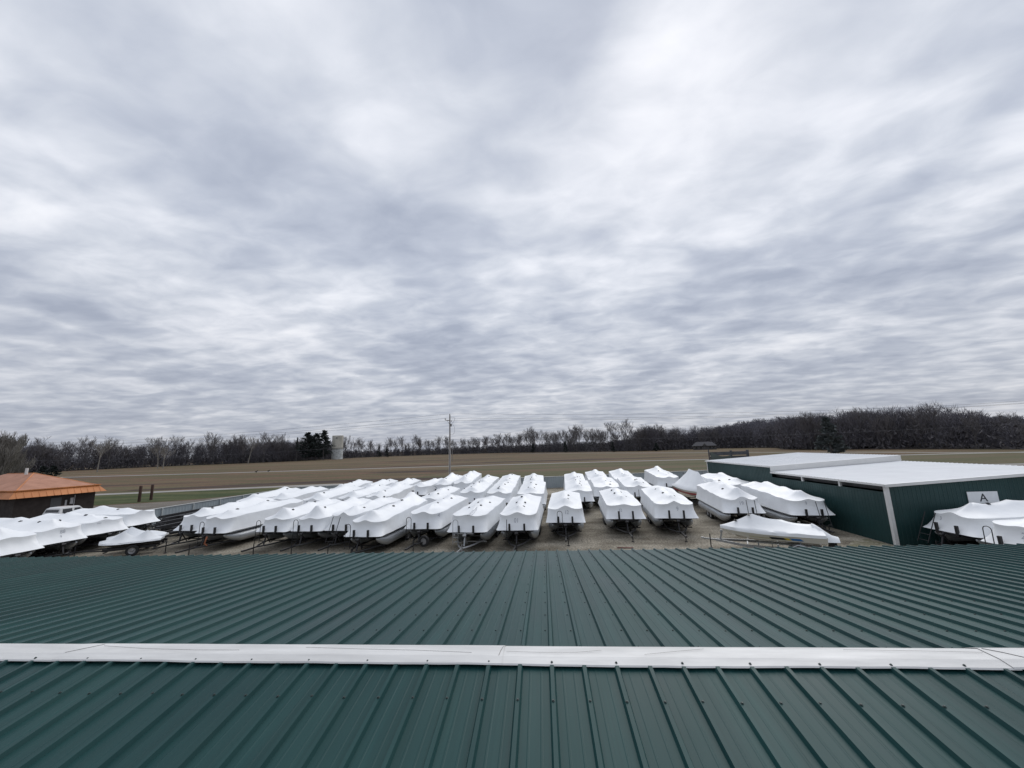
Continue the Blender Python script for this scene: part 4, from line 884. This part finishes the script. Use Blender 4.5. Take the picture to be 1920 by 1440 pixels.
# ------------------------------------------------------------------ orange roofed building, pickup, posts
E0 = Vector((-56.15, 32.53)); E1 = Vector((-54.44, 40.17)); ed = (E1-E0).normalized(); en = Vector((-ed.y, ed.x))   # en points west, away from the yard
ob = empty('orange_roof_building', (E0.x, E0.y, 0), 0, 'dark brown building with an orange hip roof and deep orange fascia', 'building')
def P(a, c, z): v = ed*a+en*c; return (v.x, v.y, z)
LE, LW = (E1-E0).length, 18.0
A0 = -9.0     # the building runs on towards the south-west, out of the picture
b = MB(); ins = .55
corner = [(0, 0), (LE, 0), (LE, LW), (0, LW)]
low = [P(a, c, 2.38) for a, c in corner]; topm = [P(a+(ins if a == 0 else -ins), c+(ins if c == 0 else -ins), 3.12) for a, c in corner]
lip = [P(a+(ins if a == 0 else -ins)*.8, c+(ins if c == 0 else -ins)*.8, 3.17) for a, c in corner]
b.add(low+topm, [(i, (i+1) % 4, 4+(i+1) % 4, 4+i) for i in range(4)]); b.add(low, [(0, 3, 2, 1)])
for k in range(1, 14):
    a_ = LE*k/14; p_ = Vector(P(a_, -.015, 2.40)); q_ = Vector(P(min(max(a_, ins), LE-ins), ins-.015, 3.10)); b.bar(p_, q_, .03, .02)
b.obj('fascia', m_orangef, ob)
b = MB(); b.add(lip, [(0, 1, 2, 3)]); 
for i in range(4):
    p = Vector(lip[i]); q = Vector(lip[(i+1) % 4]); b.bar(p, q, .10, .10)
b.obj('gutter', m_orangef, ob)
b = MB(); rz = 4.9; inner = [P(a+(ins*1.3 if a == 0 else -ins*1.3), c+(ins*1.3 if c == 0 else -ins*1.3), 3.2) for a, c in corner]
r0 = P(LE*.5, 6.2, rz); r1 = P(LE*.5, LW-6.2, rz)
b.add(inner+[r0, r1], [(0, 1, 4), (1, 2, 5, 4), (2, 3, 5), (3, 0, 4, 5)]); rf = b.obj('roof', m_orange, ob)
b = MB()
for k in (0, 1): b.bar(inner[k], r0, .12, .06)
b.bar(r0, r1, .12, .06); b.obj('ridge_trim', m_orangef, rf)
v = Vector(P(LE*.44, 6.6, 4.75)); MB().tube([v, v+Vector((0, 0, .75))], .13, 10).obj('vent_pipe', m_trimw, rf)
b = MB()
wl = [P(a+(.7 if a == 0 else -.7), c+(.7 if c == 0 else -.7), 0) for a, c in corner]
b.add(wl+[(x, y, 2.6) for x, y, z in wl], [(i, (i+1) % 4, 4+(i+1) % 4, 4+i) for i in range(4)]); b.obj('wall', m_brownw, ob)
def onwall(a0, a1, z0, z1, th, m, name):
    b = MB(); q = [P(a, .7-th, z) for a, z in ((a0, z0), (a1, z0), (a1, z1), (a0, z1))]; q2 = [P(a, .72, z) for a, z in ((a0, z0), (a1, z0), (a1, z1), (a0, z1))]
    b.add(q+q2, [(0, 1, 2, 3), (0, 4, 5, 1), (1, 5, 6, 2), (2, 6, 7, 3), (3, 7, 4, 0)]); return b.obj(name, m, ob)
onwall(3.4, 4.25, 0.05, 2.05, .03, m_door, 'door'); onwall(4.95, 5.2, 1.2, 1.9, .14, m_box, 'meter_box'); onwall(4.55, 4.7, .5, 1.7, .08, m_box, 'conduit'); onwall(5.3, 5.36, .2, 2.2, .06, m_box, 'conduit')

tk = empty('pickup_truck', (-45.4, 29.2, 0), 0, 'silver crew cab pickup parked before the orange roofed building', 'pickup')
def loft(b, secs, mi=0):
    n = len(secs[0]); vs = [p for s in secs for p in s]
    b.add(vs, [(j*n+i, j*n+(i+1) % n, (j+1)*n+(i+1) % n, (j+1)*n+i) for j in range(len(secs)-1) for i in range(n)] + [tuple(range(n))[::-1], tuple((len(secs)-1)*n+i for i in range(n))], mi)
b = MB(); hw = .98
def sec(y, z0, z1, w, tw): return [(-w, y, z0), (w, y, z0), (w+.02, y, (z0+z1)/2), (tw, y, z1), (-tw, y, z1), (-w-.02, y, (z0+z1)/2)]
loft(b, [sec(-2.9, .5, 1.08, hw-.04, hw-.06), sec(-2.8, .42, 1.12, hw, hw-.04), sec(.6, .42, 1.14, hw, hw-.04), sec(1.5, .42, 1.13, hw, hw-.05), sec(2.6, .42, 1.08, hw, hw-.1), sec(2.85, .5, .98, hw-.06, hw-.18)]); b.obj('body', m_silver, tk, smooth=35)
cs = lambda y, z1, tw: [(-hw+.05, y, 1.1), (hw-.05, y, 1.1), (tw, y, z1), (tw-.10, y, z1+.06), (-tw+.10, y, z1+.06), (-tw, y, z1)]
b = MB(); loft(b, [cs(-.72, 1.12, hw-.06), cs(-.52, 1.80, hw-.24), cs(-.3, 1.87, hw-.25), cs(.8, 1.87, hw-.25), cs(1.0, 1.82, hw-.26), cs(1.62, 1.13, hw-.08)]); b.obj('cab', m_silver, tk, smooth=25)
b = MB(); b.add([(-.78, -.712, 1.20), (.78, -.712, 1.20), (.66, -.557, 1.74), (-.66, -.557, 1.74)], [(0, 1, 2, 3)]); b.obj('rear_window', m_glass, tk)
for s in (-1, 1):
    for ya, yb_ in ((-.42, .34), (.46, 1.25)):
        b = MB(); x0 = s*(hw-.07); x1 = s*(hw-.222)
        b.add([(x0, ya, 1.2), (x0, yb_+(.12 if yb_ > 1 else 0), 1.2), (x1, min(yb_, .95), 1.76), (x1, ya+.06, 1.76)], [(0, 1, 2, 3)] if s > 0 else [(3, 2, 1, 0)]); b.obj('side_window', m_glass, tk, loc=(s*.016, 0, 0))
b = MB(); b.add([(-.78, 1.60, 1.18), (.78, 1.60, 1.18), (.66, 1.05, 1.82), (-.66, 1.05, 1.82)], [(0, 1, 2, 3)]); b.obj('windscreen', m_glass, tk, loc=(0, .03, .015))
b = MB(); b.box((-.86, -2.75, 1.115), (.86, -.75, 1.165)); b.obj('bed_cover', m_deck, tk)
for sx in (-1, 1):
    for yy in (-1.9, 1.9):
        w = empty('wheel', (sx*.86, yy, .36)); w.parent = tk; w.scale = (1.15, 1.07, 1.07); link('tyre', TYRE, w); link('rim', RIM, w)
        if sx < 0: w.rotation_euler = (0, 0, PI)
    MB().box((sx*.80-.12, -2.93, .78), (sx*.80+.12, -2.88, 1.05)).obj('tail_light', m_red, tk)
for x, y, lb in ((-58.95, 48.2, 'dark reddish brown post on the grass verge, the nearer of two'), (-59.3, 50.2, 'dark reddish brown post on the grass verge, the farther of two')):
    o = MB().lathe([(.19, -.1), (.18, 1.2), (.185, 2.2), (.15, 2.26), (0, 2.27)], 12).obj('wooden_post', m_postbr, smooth=40); o.location = (x, y, 0); root(o, lb, 'post', 'posts on the verge')

# ------------------------------------------------------------------ utility pole and wires
PX, PY = -19.7, 76.0
ang = R(8)
up_ = empty('utility_pole', (PX, PY, 0), ang, 'tall weathered wooden utility pole with a short crossarm behind the boats', 'pole')
b = MB(); b.tube([(0, 0, -.3), (0.03, 0, 6), (.06, 0, 13.4)], [.19, .165, .125], 12); b.obj('mast', m_wood, up_, smooth=50)
b = MB(); b.tube([(-.17, -.10, 0), (-.14, -.10, 8.5)], .035, 6); b.tube([(.17, -.10, 0), (.16, -.10, 6.0)], .03, 6); b.obj('conduit', m_trimw, up_)
b = MB(); b.bar((-1.0, -.12, 12.35), (.12, -.12, 12.2), .12, .14); b.bar((-.55, -.12, 12.25), (.0, -.12, 11.35), .06, .06); b.obj('crossarm', m_wood, up_)
for x, z in ((-.92, 12.42), (0.06, 13.4), (.38, 11.95)):
    MB().lathe([(.05, 0), (.11, .06), (.06, .12), (.11, .18), (.05, .28), (0, .3)], 8).obj('insulator', m_cer, up_, loc=(x, -.1, z))
b = MB(); b.lathe([(0, 0), (.13, .02), (.13, .55), (0, .6)], 10, 'z', (.34, -.1, 10.9)); b.bar((.05, -.1, 11.2), (.3, -.1, 11.2), .06, .06); b.obj('cutout_switch', m_cer, up_, smooth=40)
b = MB()
b.tube([(.06, -.1, 13.0), (.9, -.1, 12.9), (1.15, -.1, 12.6), (.95, -.1, 12.0), (.5, -.1, 11.5)], .022, 5)
b.tube([(.4, -.1, 11.4)]+[(.55+.55*math.sin(a), -.1, 10.2+1.1*math.cos(a)) for a in [x*PI/7 for x in range(0, 8)]]+[(.1, -.1, 9.2)], .022, 5); b.obj('jumper_wire', m_wire, up_)
b = MB()
wires = [(13.65, .0, (11.95, 12.05)), (12.75, -.95, (11.35, 11.65)), (12.2, .4, (11.25, 11.55)), (8.05, .0, (7.4, 7.9))]
def wire(zp, off, zl, zr, r=.026):
    L = []
    for k in range(0, 25):
        u = k/24                                   # to the left
        x = PX+off*1-150*u; y = PY+12*u; z = zp + (-4*(zp-zl)*u*(1-u)*1.05) if False else zp+(zl-zp)*min(1, 1.7*u)-1.2*math.sin(PI*min(1, u*1.1))
        L.append((x, y, z))
    Rr = []
    for k in range(1, 25):
        u = k/24; x = PX+off+130*u; y = PY-3*u; z = zp+(zr-zp)*min(1, 1.3*u)-1.3*math.sin(PI*min(1, u*1.0))
        Rr.append((x, y, z))
    return L[::-1]+Rr
for zp, off, (zl, zr_) in wires:
    o = MB().tube(wire(zp, off, zl, zr_), 0.019 if zp > 9 else .022, 5).obj('power_line', m_wire)
    root(o, {13.65: 'topmost overhead power line running to the pole top', 12.75: 'overhead power line held by the crossarm end', 12.2: 'overhead power line just under the crossarm', 8.05: 'lowest thick overhead cable crossing the pole at mid height'}[zp], 'power line', 'overhead lines')
sp = empty('utility_pole', (-46.5, 190, 0), 0, 'small distant utility pole in front of the far tree row', 'pole')
b = MB().tube([(0, 0, 0), (0, 0, 10)], [.17, .12], 8); b.obj('mast', m_wood, sp); MB().bar((-.9, 0, 9.3), (.9, 0, 9.3), .1, .1).obj('crossarm', m_wood, sp)

# ------------------------------------------------------------------ silo, house, birds
sl_ = empty('silo', (-206, 364, 0), 0, 'tall pale concrete silo with an open top beside the pines', 'silo')
MB().lathe([(5.15, 0), (5.15, 10.2)], 40).obj('lower_wall', m_silolow, sl_, smooth=40)
b = MB().lathe([(5.22, 10.2), (5.22, 23.2), (5.35, 23.2), (5.35, 23.5), (4.9, 23.5), (4.9, 20)], 40); b.obj('upper_wall', m_concrete, sl_, smooth=40)
b = MB()
for z in [1.2*i for i in range(1, 19)]: b.lathe([(5.26, z-.05), (5.30, z), (5.26, z+.05)], 40)
b.lathe([(5.24, 10.0), (5.36, 10.2), (5.24, 10.4)], 40); b.obj('hoops', m_timber, sl_, smooth=40)
MB().box((.8, -5.34, 20.6), (2.6, -5.2, 21.4)).obj('hatch', m_timber, sl_)
hs = empty('house', (113, 270, 0), R(-20), 'distant grey stone house with a wide gabled roof below the wooded hill', 'house')
b = MB().box((-8, -4, 0), (8, 4, 3.2)); b.obj('wall', m_stone, hs)
b = MB(); b.add([(-8.6, -4.7, 3.1), (8.6, -4.7, 3.1), (8.6, 4.7, 3.1), (-8.6, 4.7, 3.1), (-5.5, 0, 6.2), (5.5, 0, 6.2)], [(0, 1, 5, 4), (1, 2, 5), (2, 3, 4, 5), (3, 0, 4), (0, 3, 2, 1)]); rf = b.obj('roof', m_shing, hs)
b = MB(); b.add([(-1.6, -4.75, 3.1), (1.6, -4.75, 3.1), (0, -4.75, 5.2), (0, -1.5, 5.2)], [(0, 1, 2), (0, 2, 3), (2, 1, 3)]); b.obj('gable', m_stone, rf)
for x in (-5.8, -2.6, 3.6, 6.0): MB().box((x-.6, -4.05, .9), (x+.6, -3.98, 2.4)).obj('window', m_glass, hs)
MB().box((-.5, -4.05, 0), (.5, -3.98, 2.2)).obj('door', m_door, hs); hs.scale = (.9, .9, .85)
def vulture(x, y, rz, label):
    o = empty('bird', (x, y, 0), rz, label, 'bird', 'two dark birds by the far road')
    b = MB(); b.tube([(-.55, 0, .52), (-.42, 0, .50), (-.22, 0, .50), (0, 0, .55), (.2, 0, .66), (.30, 0, .80), (.36, 0, .92), (.44, 0, .93), (.52, 0, .89)], [.03, .09, .15, .19, .16, .08, .055, .06, .015], 10)
    b.tube([(0.02, -.08, .45), (.04, -.08, .2), (.02, -.08, .0)], [.06, .03, .025], 6); b.tube([(0.02, .08, .45), (.04, .08, .2), (.02, .08, .0)], [.06, .03, .025], 6)
    for s in (-1, 1): b.add([(.15, s*.17, .68), (-.1, s*.2, .66), (-.62, s*.08, .50), (-.3, s*.21, .50), (.1, s*.2, .52)], [(0, 1, 2, 3, 4)])
    b.obj('body', m_feather, o, smooth=60); return o
vulture(-101.9, 125.0, R(20), 'dark bird standing at the far road edge, the one farther left')
vulture(-98.4, 126.5, R(35), 'dark bird standing at the far road edge, the one farther right')

# ------------------------------------------------------------------ trees
def bare_tree(seed, h, spread=.45, trunk_r=.22, levels=4, tw=.05, lean=0.0, splits=(5, 5, 4, 4), crown_from=.3, up=.55, sides=4, side_=.62):
    rs = random.Random(seed); T = MB(); Cn = MB()
    def grow(p, d, ln, r, lv):
        pts = [p]; q = p; dd = d.copy(); n = 3 if lv < 2 else 2
        for i in range(n):
            g_ = .04 if lv == 0 else .13
            dd = (dd+Vector((rs.gauss(0, g_), rs.gauss(0, g_), rs.gauss(.10, .08)))).normalized(); q = q+dd*ln/n; pts.append(q)
        r1 = r*(.55 if lv < levels-1 else .3)
        B = T if lv == 0 else Cn
        B.tube(pts, [max(tw*.5, r+(r1-r)*i/n) for i in range(n+1)], 6 if lv == 0 else (sides if lv < 2 else 3), cap=False)
        if lv >= levels: return
        k = splits[min(lv, len(splits)-1)]
        for j in range(k):
            t = (crown_from+(1-crown_from)*(j+rs.random())/k) if lv == 0 else .25+.75*(j+rs.random())/k
            i = min(n-1, int(t*n)); f = t*n-i; a = pts[i]+(pts[i+1]-pts[i])*f
            az = rs.uniform(0, 2*PI) if lv else j*2.4+rs.uniform(-.4, .4)
            side = Vector((math.cos(az), math.sin(az), 0)); nd = (dd*(.55 if lv else up)+side*(spread*2 if lv == 0 else side_)+Vector((0, 0, .42))).normalized()
            grow(a, nd, ln*rs.uniform(.45, .68)*(1.0 if lv else .95*(1.15-.5*t)), max(tw*.5, r*.5*(1-.3*t)), lv+1)
    grow(Vector((0, 0, -.2)), Vector((lean, 0, 1)).normalized(), h*.72, trunk_r, 0)
    return T, Cn
TREES = []
for i, (h, sp_) in enumerate([(17, .42), (15, .5), (19, .38), (14, .55), (16, .45), (18, .5)]):
    T, Cn = bare_tree(100+i, h, sp_*.85, .22, 4, .060, splits=(9, 5, 4, 4), crown_from=.30)
    TREES.append((T.mesh('trunk', m_bark), Cn.mesh('crown', m_twig), h))
FAR_G = 'bare trees of the far tree lines'
def put_tree(x, y, s, v, rz, z=0.0, label='bare grey winter tree among others along the edge of the far woods', group=FAR_G, name='bare_tree'):
    o = empty(name, (x, y, z), rz, label, 'tree', group); o.scale = (s, s, s)
    T, Cn, h = TREES[v]; link('trunk', T, o); link('crown', Cn, o); return o
rnd = random.Random(77)
def low_edge(x, y):
    k = x/(y+3.9); return 1.0 if k < .97 else max(.50, 1.0-(k-.97)*2.4)
# edge of the woods, seen from the yard: (x, y) of the tree foot line
EDGE = [(-420, 150), (-345, 215), (-325, 255), (-300, 290), (-262, 305), (-232, 330), (-216, 405), (-190, 445), (-139, 455), (-80, 440), (-32, 410), (21, 350), (60, 300), (84, 285), (122, 292), (150, 262), (128, 205), (140, 172), (152, 140), (150, 112), (175, 92), (240, 70)]
EDL = smooth_line(EDGE, 12)
seg = [0.0]
for p, q in zip(EDL, EDL[1:]): seg.append(seg[-1]+math.hypot(q[0]-p[0], q[1]-p[1]))
def edge_at(s):
    for i in range(len(EDL)-1):
        if seg[i+1] >= s:
            t = (s-seg[i])/(seg[i+1]-seg[i]+1e-9); p, q = EDL[i], EDL[i+1]; d = Vector((q[0]-p[0], q[1]-p[1])).normalized()
            return Vector((p[0]+(q[0]-p[0])*t, p[1]+(q[1]-p[1])*t)), Vector((-d.y, d.x))
    return Vector(EDL[-1]), Vector((0, 1))
s = 4.0
while s < seg[-1]:
    p, nn = edge_at(s); back = rnd.uniform(1.5, 16); q = p+nn*back
    sc_ = rnd.uniform(.72, 1.15)
    if q.x > 95: sc_ = sc_*.55+.48
    elif -200 < q.x < 70: sc_ *= 1.18
    else: sc_ *= 1.22
    sc_ *= low_edge(q.x, q.y)*(.92 if q.x > 95 else 1)
    put_tree(q.x, q.y, sc_, rnd.randrange(6), rnd.uniform(0, 6.28), hill_z(q.x, q.y) if (q.x > 60 and q.y > 240) else 0)
    s += rnd.uniform(3.0, 10.5) * (.62 if -200 < q.x < 95 else .85)
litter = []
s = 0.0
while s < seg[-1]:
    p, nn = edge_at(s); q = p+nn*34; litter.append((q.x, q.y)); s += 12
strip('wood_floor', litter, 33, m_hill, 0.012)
# dense wood behind the edge, one uncountable mass of stems and twigs
import numpy as np
def tri_mesh(name, c, w, d, m, label, cat):
    n = len(c); v = np.empty((n*3, 3), np.float32); v[0::3] = c-w; v[1::3] = c+w; v[2::3] = c+d
    me = bpy.data.meshes.new(name); me.vertices.add(n*3); me.vertices.foreach_set('co', v.ravel())
    me.loops.add(n*3); me.loops.foreach_set('vertex_index', np.arange(n*3, dtype=np.int32))
    me.polygons.add(n); me.polygons.foreach_set('loop_start', np.arange(0, n*3, 3, dtype=np.int32))
    me.materials.append(m); me.update(); me.validate()
    o = link(name, me); o['kind'] = 'stuff'; root(o, label, cat); return o
def wood_mass(name, spots, seed, m, label, tw=.16, per=70, lo=.05):
    g = np.random.default_rng(seed); P_ = np.repeat(np.array(spots, np.float32), per, 0); n = len(P_)
    h = P_[:, 3]; t = g.random(n)**.85; zz = P_[:, 2]+h*(lo+.93*t); a = g.random(n)*6.283
    rad = h*.30*(1-.62*t**1.5)*g.random(n)**.5; ca, sa = np.cos(a), np.sin(a)
    c = np.stack([P_[:, 0]+rad*ca, P_[:, 1]+rad*sa, zz], 1)
    d = np.stack([ca*.6+g.normal(0, .4, n), sa*.6+g.normal(0, .4, n), g.uniform(.5, 1.8, n)], 1); d /= np.linalg.norm(d, axis=1)[:, None]; d *= (h*g.uniform(.06, .16, n))[:, None]
    w = np.stack([g.normal(0, 1, n), g.normal(0, 1, n), g.normal(0, .4, n)], 1); w /= np.linalg.norm(w, axis=1)[:, None]; w *= (tw*g.uniform(.5, 1.3, n)*(1.5-t*.9))[:, None]
    # stems
    S_ = np.array(spots, np.float32); k = len(S_); r = .2
    c2 = np.stack([S_[:, 0], S_[:, 1], S_[:, 2]-.5], 1); w2 = np.stack([np.full(k, r), np.full(k, r*.3), np.zeros(k)], 1); d2 = np.stack([g.normal(0, .6, k), g.normal(0, .6, k), S_[:, 3]*.9], 1)
    return tri_mesh(name, np.concatenate([c, c2]), np.concatenate([w, w2]), np.concatenate([d, d2]), m, label, 'woodland')
spots = []; rs = random.Random(5); s = 0
while s < seg[-1]:
    p, nn = edge_at(s); L_, R_ = p.x < -213, p.x > 70
    for k in range(7 if L_ else (8 if R_ else 5)):
        q = p+nn*rs.uniform(3, 55)+Vector((rs.uniform(-3, 3), 0)); hh = rs.uniform(14, 19) if L_ else (rs.uniform(13, 18.5) if R_ else rs.uniform(6, 10))
        spots.append((q.x, q.y, hill_z(q.x, q.y)+.5 if (q.x > 60 and q.y > 240) else 0, hh*low_edge(q.x, q.y)))
    s += 3.2
wood_mass('far_wood', spots, 8, m_wood_mass, 'dense dark bare woodland filling the space behind the edge trees', .13, 300)
hs_ = []
for i in range(2600):
    x = rs.uniform(80, 640); y = rs.uniform(300, 560)
    hs_.append((x, y, hill_z(x, y), rs.uniform(8, 12)))
wood_mass('hillside_wood', hs_, 9, m_hill_wood, 'bare woodland covering the far low hill', .30, 110)
C_, W2_, D_ = [], [], []
s = 0; g = np.random.default_rng(4)
while s < seg[-1]:
    p, nn = edge_at(s)
    for k in range(44):
        q = p+nn*(1.5+30*rs.random()**1.6)+Vector((rs.uniform(-2, 2), rs.uniform(-2, 2))); z = rs.random()**1.2*(7.0 if p.x < 70 else 9.0)
        zb_ = hill_z(q.x, q.y)+.5 if (q.x > 60 and q.y > 240) else 0
        w = Vector((rs.gauss(0, 1), rs.gauss(0, 1), rs.gauss(0, .5))).normalized()*rs.uniform(.2, .6); d = Vector((rs.gauss(0, .5), rs.gauss(0, .5), rs.uniform(.3, 1))).normalized()*rs.uniform(.8, 2.2)
        C_.append((q.x, q.y, z+zb_)); W2_.append(w); D_.append(d)
    s += 1.5
tri_mesh('undergrowth', np.array(C_), np.array([tuple(v) for v in W2_]), np.array([tuple(v) for v in D_]), m_thicket, 'dark tangled undergrowth along the foot of the woods', 'undergrowth')

# sycamores with pale stems
for x, y, h, sd_, ln, lb in ((-247, 190, 17, 201, .01, 'pale trunked tree with a wide thin crown, nearest the orange roof'), (-250, 226, 15, 202, -.02, 'pale trunked tree with a slender fork, second from the orange roof'), (-228, 275, 20, 203, .10, 'leaning pale trunked tree standing before the dark woods'), (-242, 222, 14, 204, .03, 'thin pale trunked tree leaning beside the forked one')):
    T, Cn = bare_tree(sd_, h, .5, .30, 4, .085, lean=ln, splits=(6, 4, 3, 3), crown_from=.5)
    o = empty('sycamore', (x, y, 0), 0, lb, 'tree', 'pale trunked trees'); T.obj('trunk', m_white_bark, o); Cn.obj('crown', m_twig2, o)
# large bare tree beyond the orange roof
T, Cn = bare_tree(312, 9.6, .34, .34, 4, .034, splits=(26, 12, 7, 4), crown_from=.06, up=.75, side_=.30)
o = empty('bare_tree', (-89.0, 52.6, 0), 1.0, 'large many branched bare tree beyond the orange roofed building', 'tree'); T.obj('trunk', m_bark, o); Cn.obj('crown', m_twig2, o)
# evergreens
def evergreen(x, y, h, w, seed, label, name='pine_tree', base=.12, ragged=.5, group=None, n=420, foliage=None):
    rs = random.Random(seed); o = empty(name, (x, y, 0), 0, label, 'tree', group)
    MB().tube([(0, 0, -.2), (0, 0, h*.97)], [h*.018+.05, .05], 7).obj('trunk', m_bark, o)
    b = MB(); nb = int(h*5)
    for k in range(nb):
        t = base+(1-base)*(k+rs.random())/nb; prof = min(1, (1-t)*1.7+.12) * (.35+.65*min(1, (t-base+.04)/.18)) if ragged > .3 else (1-t)*1.05+.03
        ln = w*prof*rs.uniform(1-ragged, 1.05); az = rs.uniform(0, 6.28); d = Vector((math.cos(az), math.sin(az), rs.uniform(-.12, .35)))
        p = Vector((0, 0, h*t))
        for j in range(int(n/nb*2)+2):
            u = rs.uniform(.25, 1.0); c = p+d*ln*u+Vector((rs.gauss(0, .22), rs.gauss(0, .22), rs.gauss(0, .15)))*(.5+w*.12)
            a = Vector((rs.gauss(0, 1), rs.gauss(0, 1), rs.gauss(0, .45))).normalized()*rs.uniform(.25, .6)*(.4+w*.11); e = (d*.6+Vector((rs.gauss(0, .5), rs.gauss(0, .5), rs.gauss(.15, .3)))).normalized()*rs.uniform(.5, 1.1)*(.4+w*.11)
            b.add([c-a, c+a, c+e], [(0, 1, 2)])
    b.obj('crown', foliage or m_pine, o); return o
def at(px_, d):     # a point at distance d along the photo column px_ on the horizon (own unprojection, world coordinates)
    v = (rx*((px_-960)/F_PX) + ux*(-(855-720)/F_PX) + fw); v = Vector((v.x, v.y)).normalized(); return v.x*d, -3.9+v.y*d
for px_, d, h, w, sd_, rg, lb in ((576, 400, 25.5, 10.5, 1, .5, 'broad dark pine left of the silo'), (591, 408, 25, 9.5, 2, .5, 'dark pine between the broad pine and the one next to the silo'), (606, 396, 27, 10.5, 3, .5, 'tallest dark pine standing right next to the silo')):
    x, y = at(px_, d); evergreen(x, y, h, w, sd_, lb, ragged=rg, n=1500, group='pines beside the silo')
x, y = at(556, 405); evergreen(x, y, 21.5, 2.4, 7, 'thin ragged pine with a tufted top, apart from the other pines', base=.45, ragged=.75, n=620, group='pines beside the silo')
for px_, d, h, w, lb, i in ((710, 430, 11.5, 3.2, 'small dark cone shaped cedar, first of a pair right of the silo', 1), (725, 430, 11.0, 3.2, 'small dark cone shaped cedar, second of a pair right of the silo', 2), (1061, 330, 9.5, 2.8, 'small dark cedar among the thin bare trees', 3), (1150, 300, 7.5, 1.8, 'narrow dark cedar at the foot of the wooded hill', 4), (1560, 176, 12.5, 5.2, 'broad dull green evergreen in front of the woods behind the white roof', 5), (1000, 380, 8, 3.0, 'low dark cedar before the thin tree row', 6), (1232, 285, 5.5, 2.6, 'low round dark cedar left of the distant house', 8)):
    x, y = at(px_, d); evergreen(x, y, h, w, 40+i, lb, 'cedar_tree', base=.03, ragged=.22, n=900 if i != 5 else 3600, group='cedars before the woods', foliage=m_cedar if i == 5 else None)
for px_, d, w, i in ((103, 255, 3.2, 1), (85, 265, 2.6, 2)):
    x, y = at(px_, d); evergreen(x, y, 4.6, w, 60+i, ['dark bush at the field edge, nearer the pale trees', 'dark bush at the field edge, nearer the orange roof'][i-1], 'bush', base=.02, ragged=.2, n=500, group='bushes at the field edge')

o = MB().bar((4.15, 19.75, .03), (5.05, 19.65, .03), .09, .05).obj('board', m_plank); root(o, 'short reddish board lying on the gravel near the roof edge', 'board')
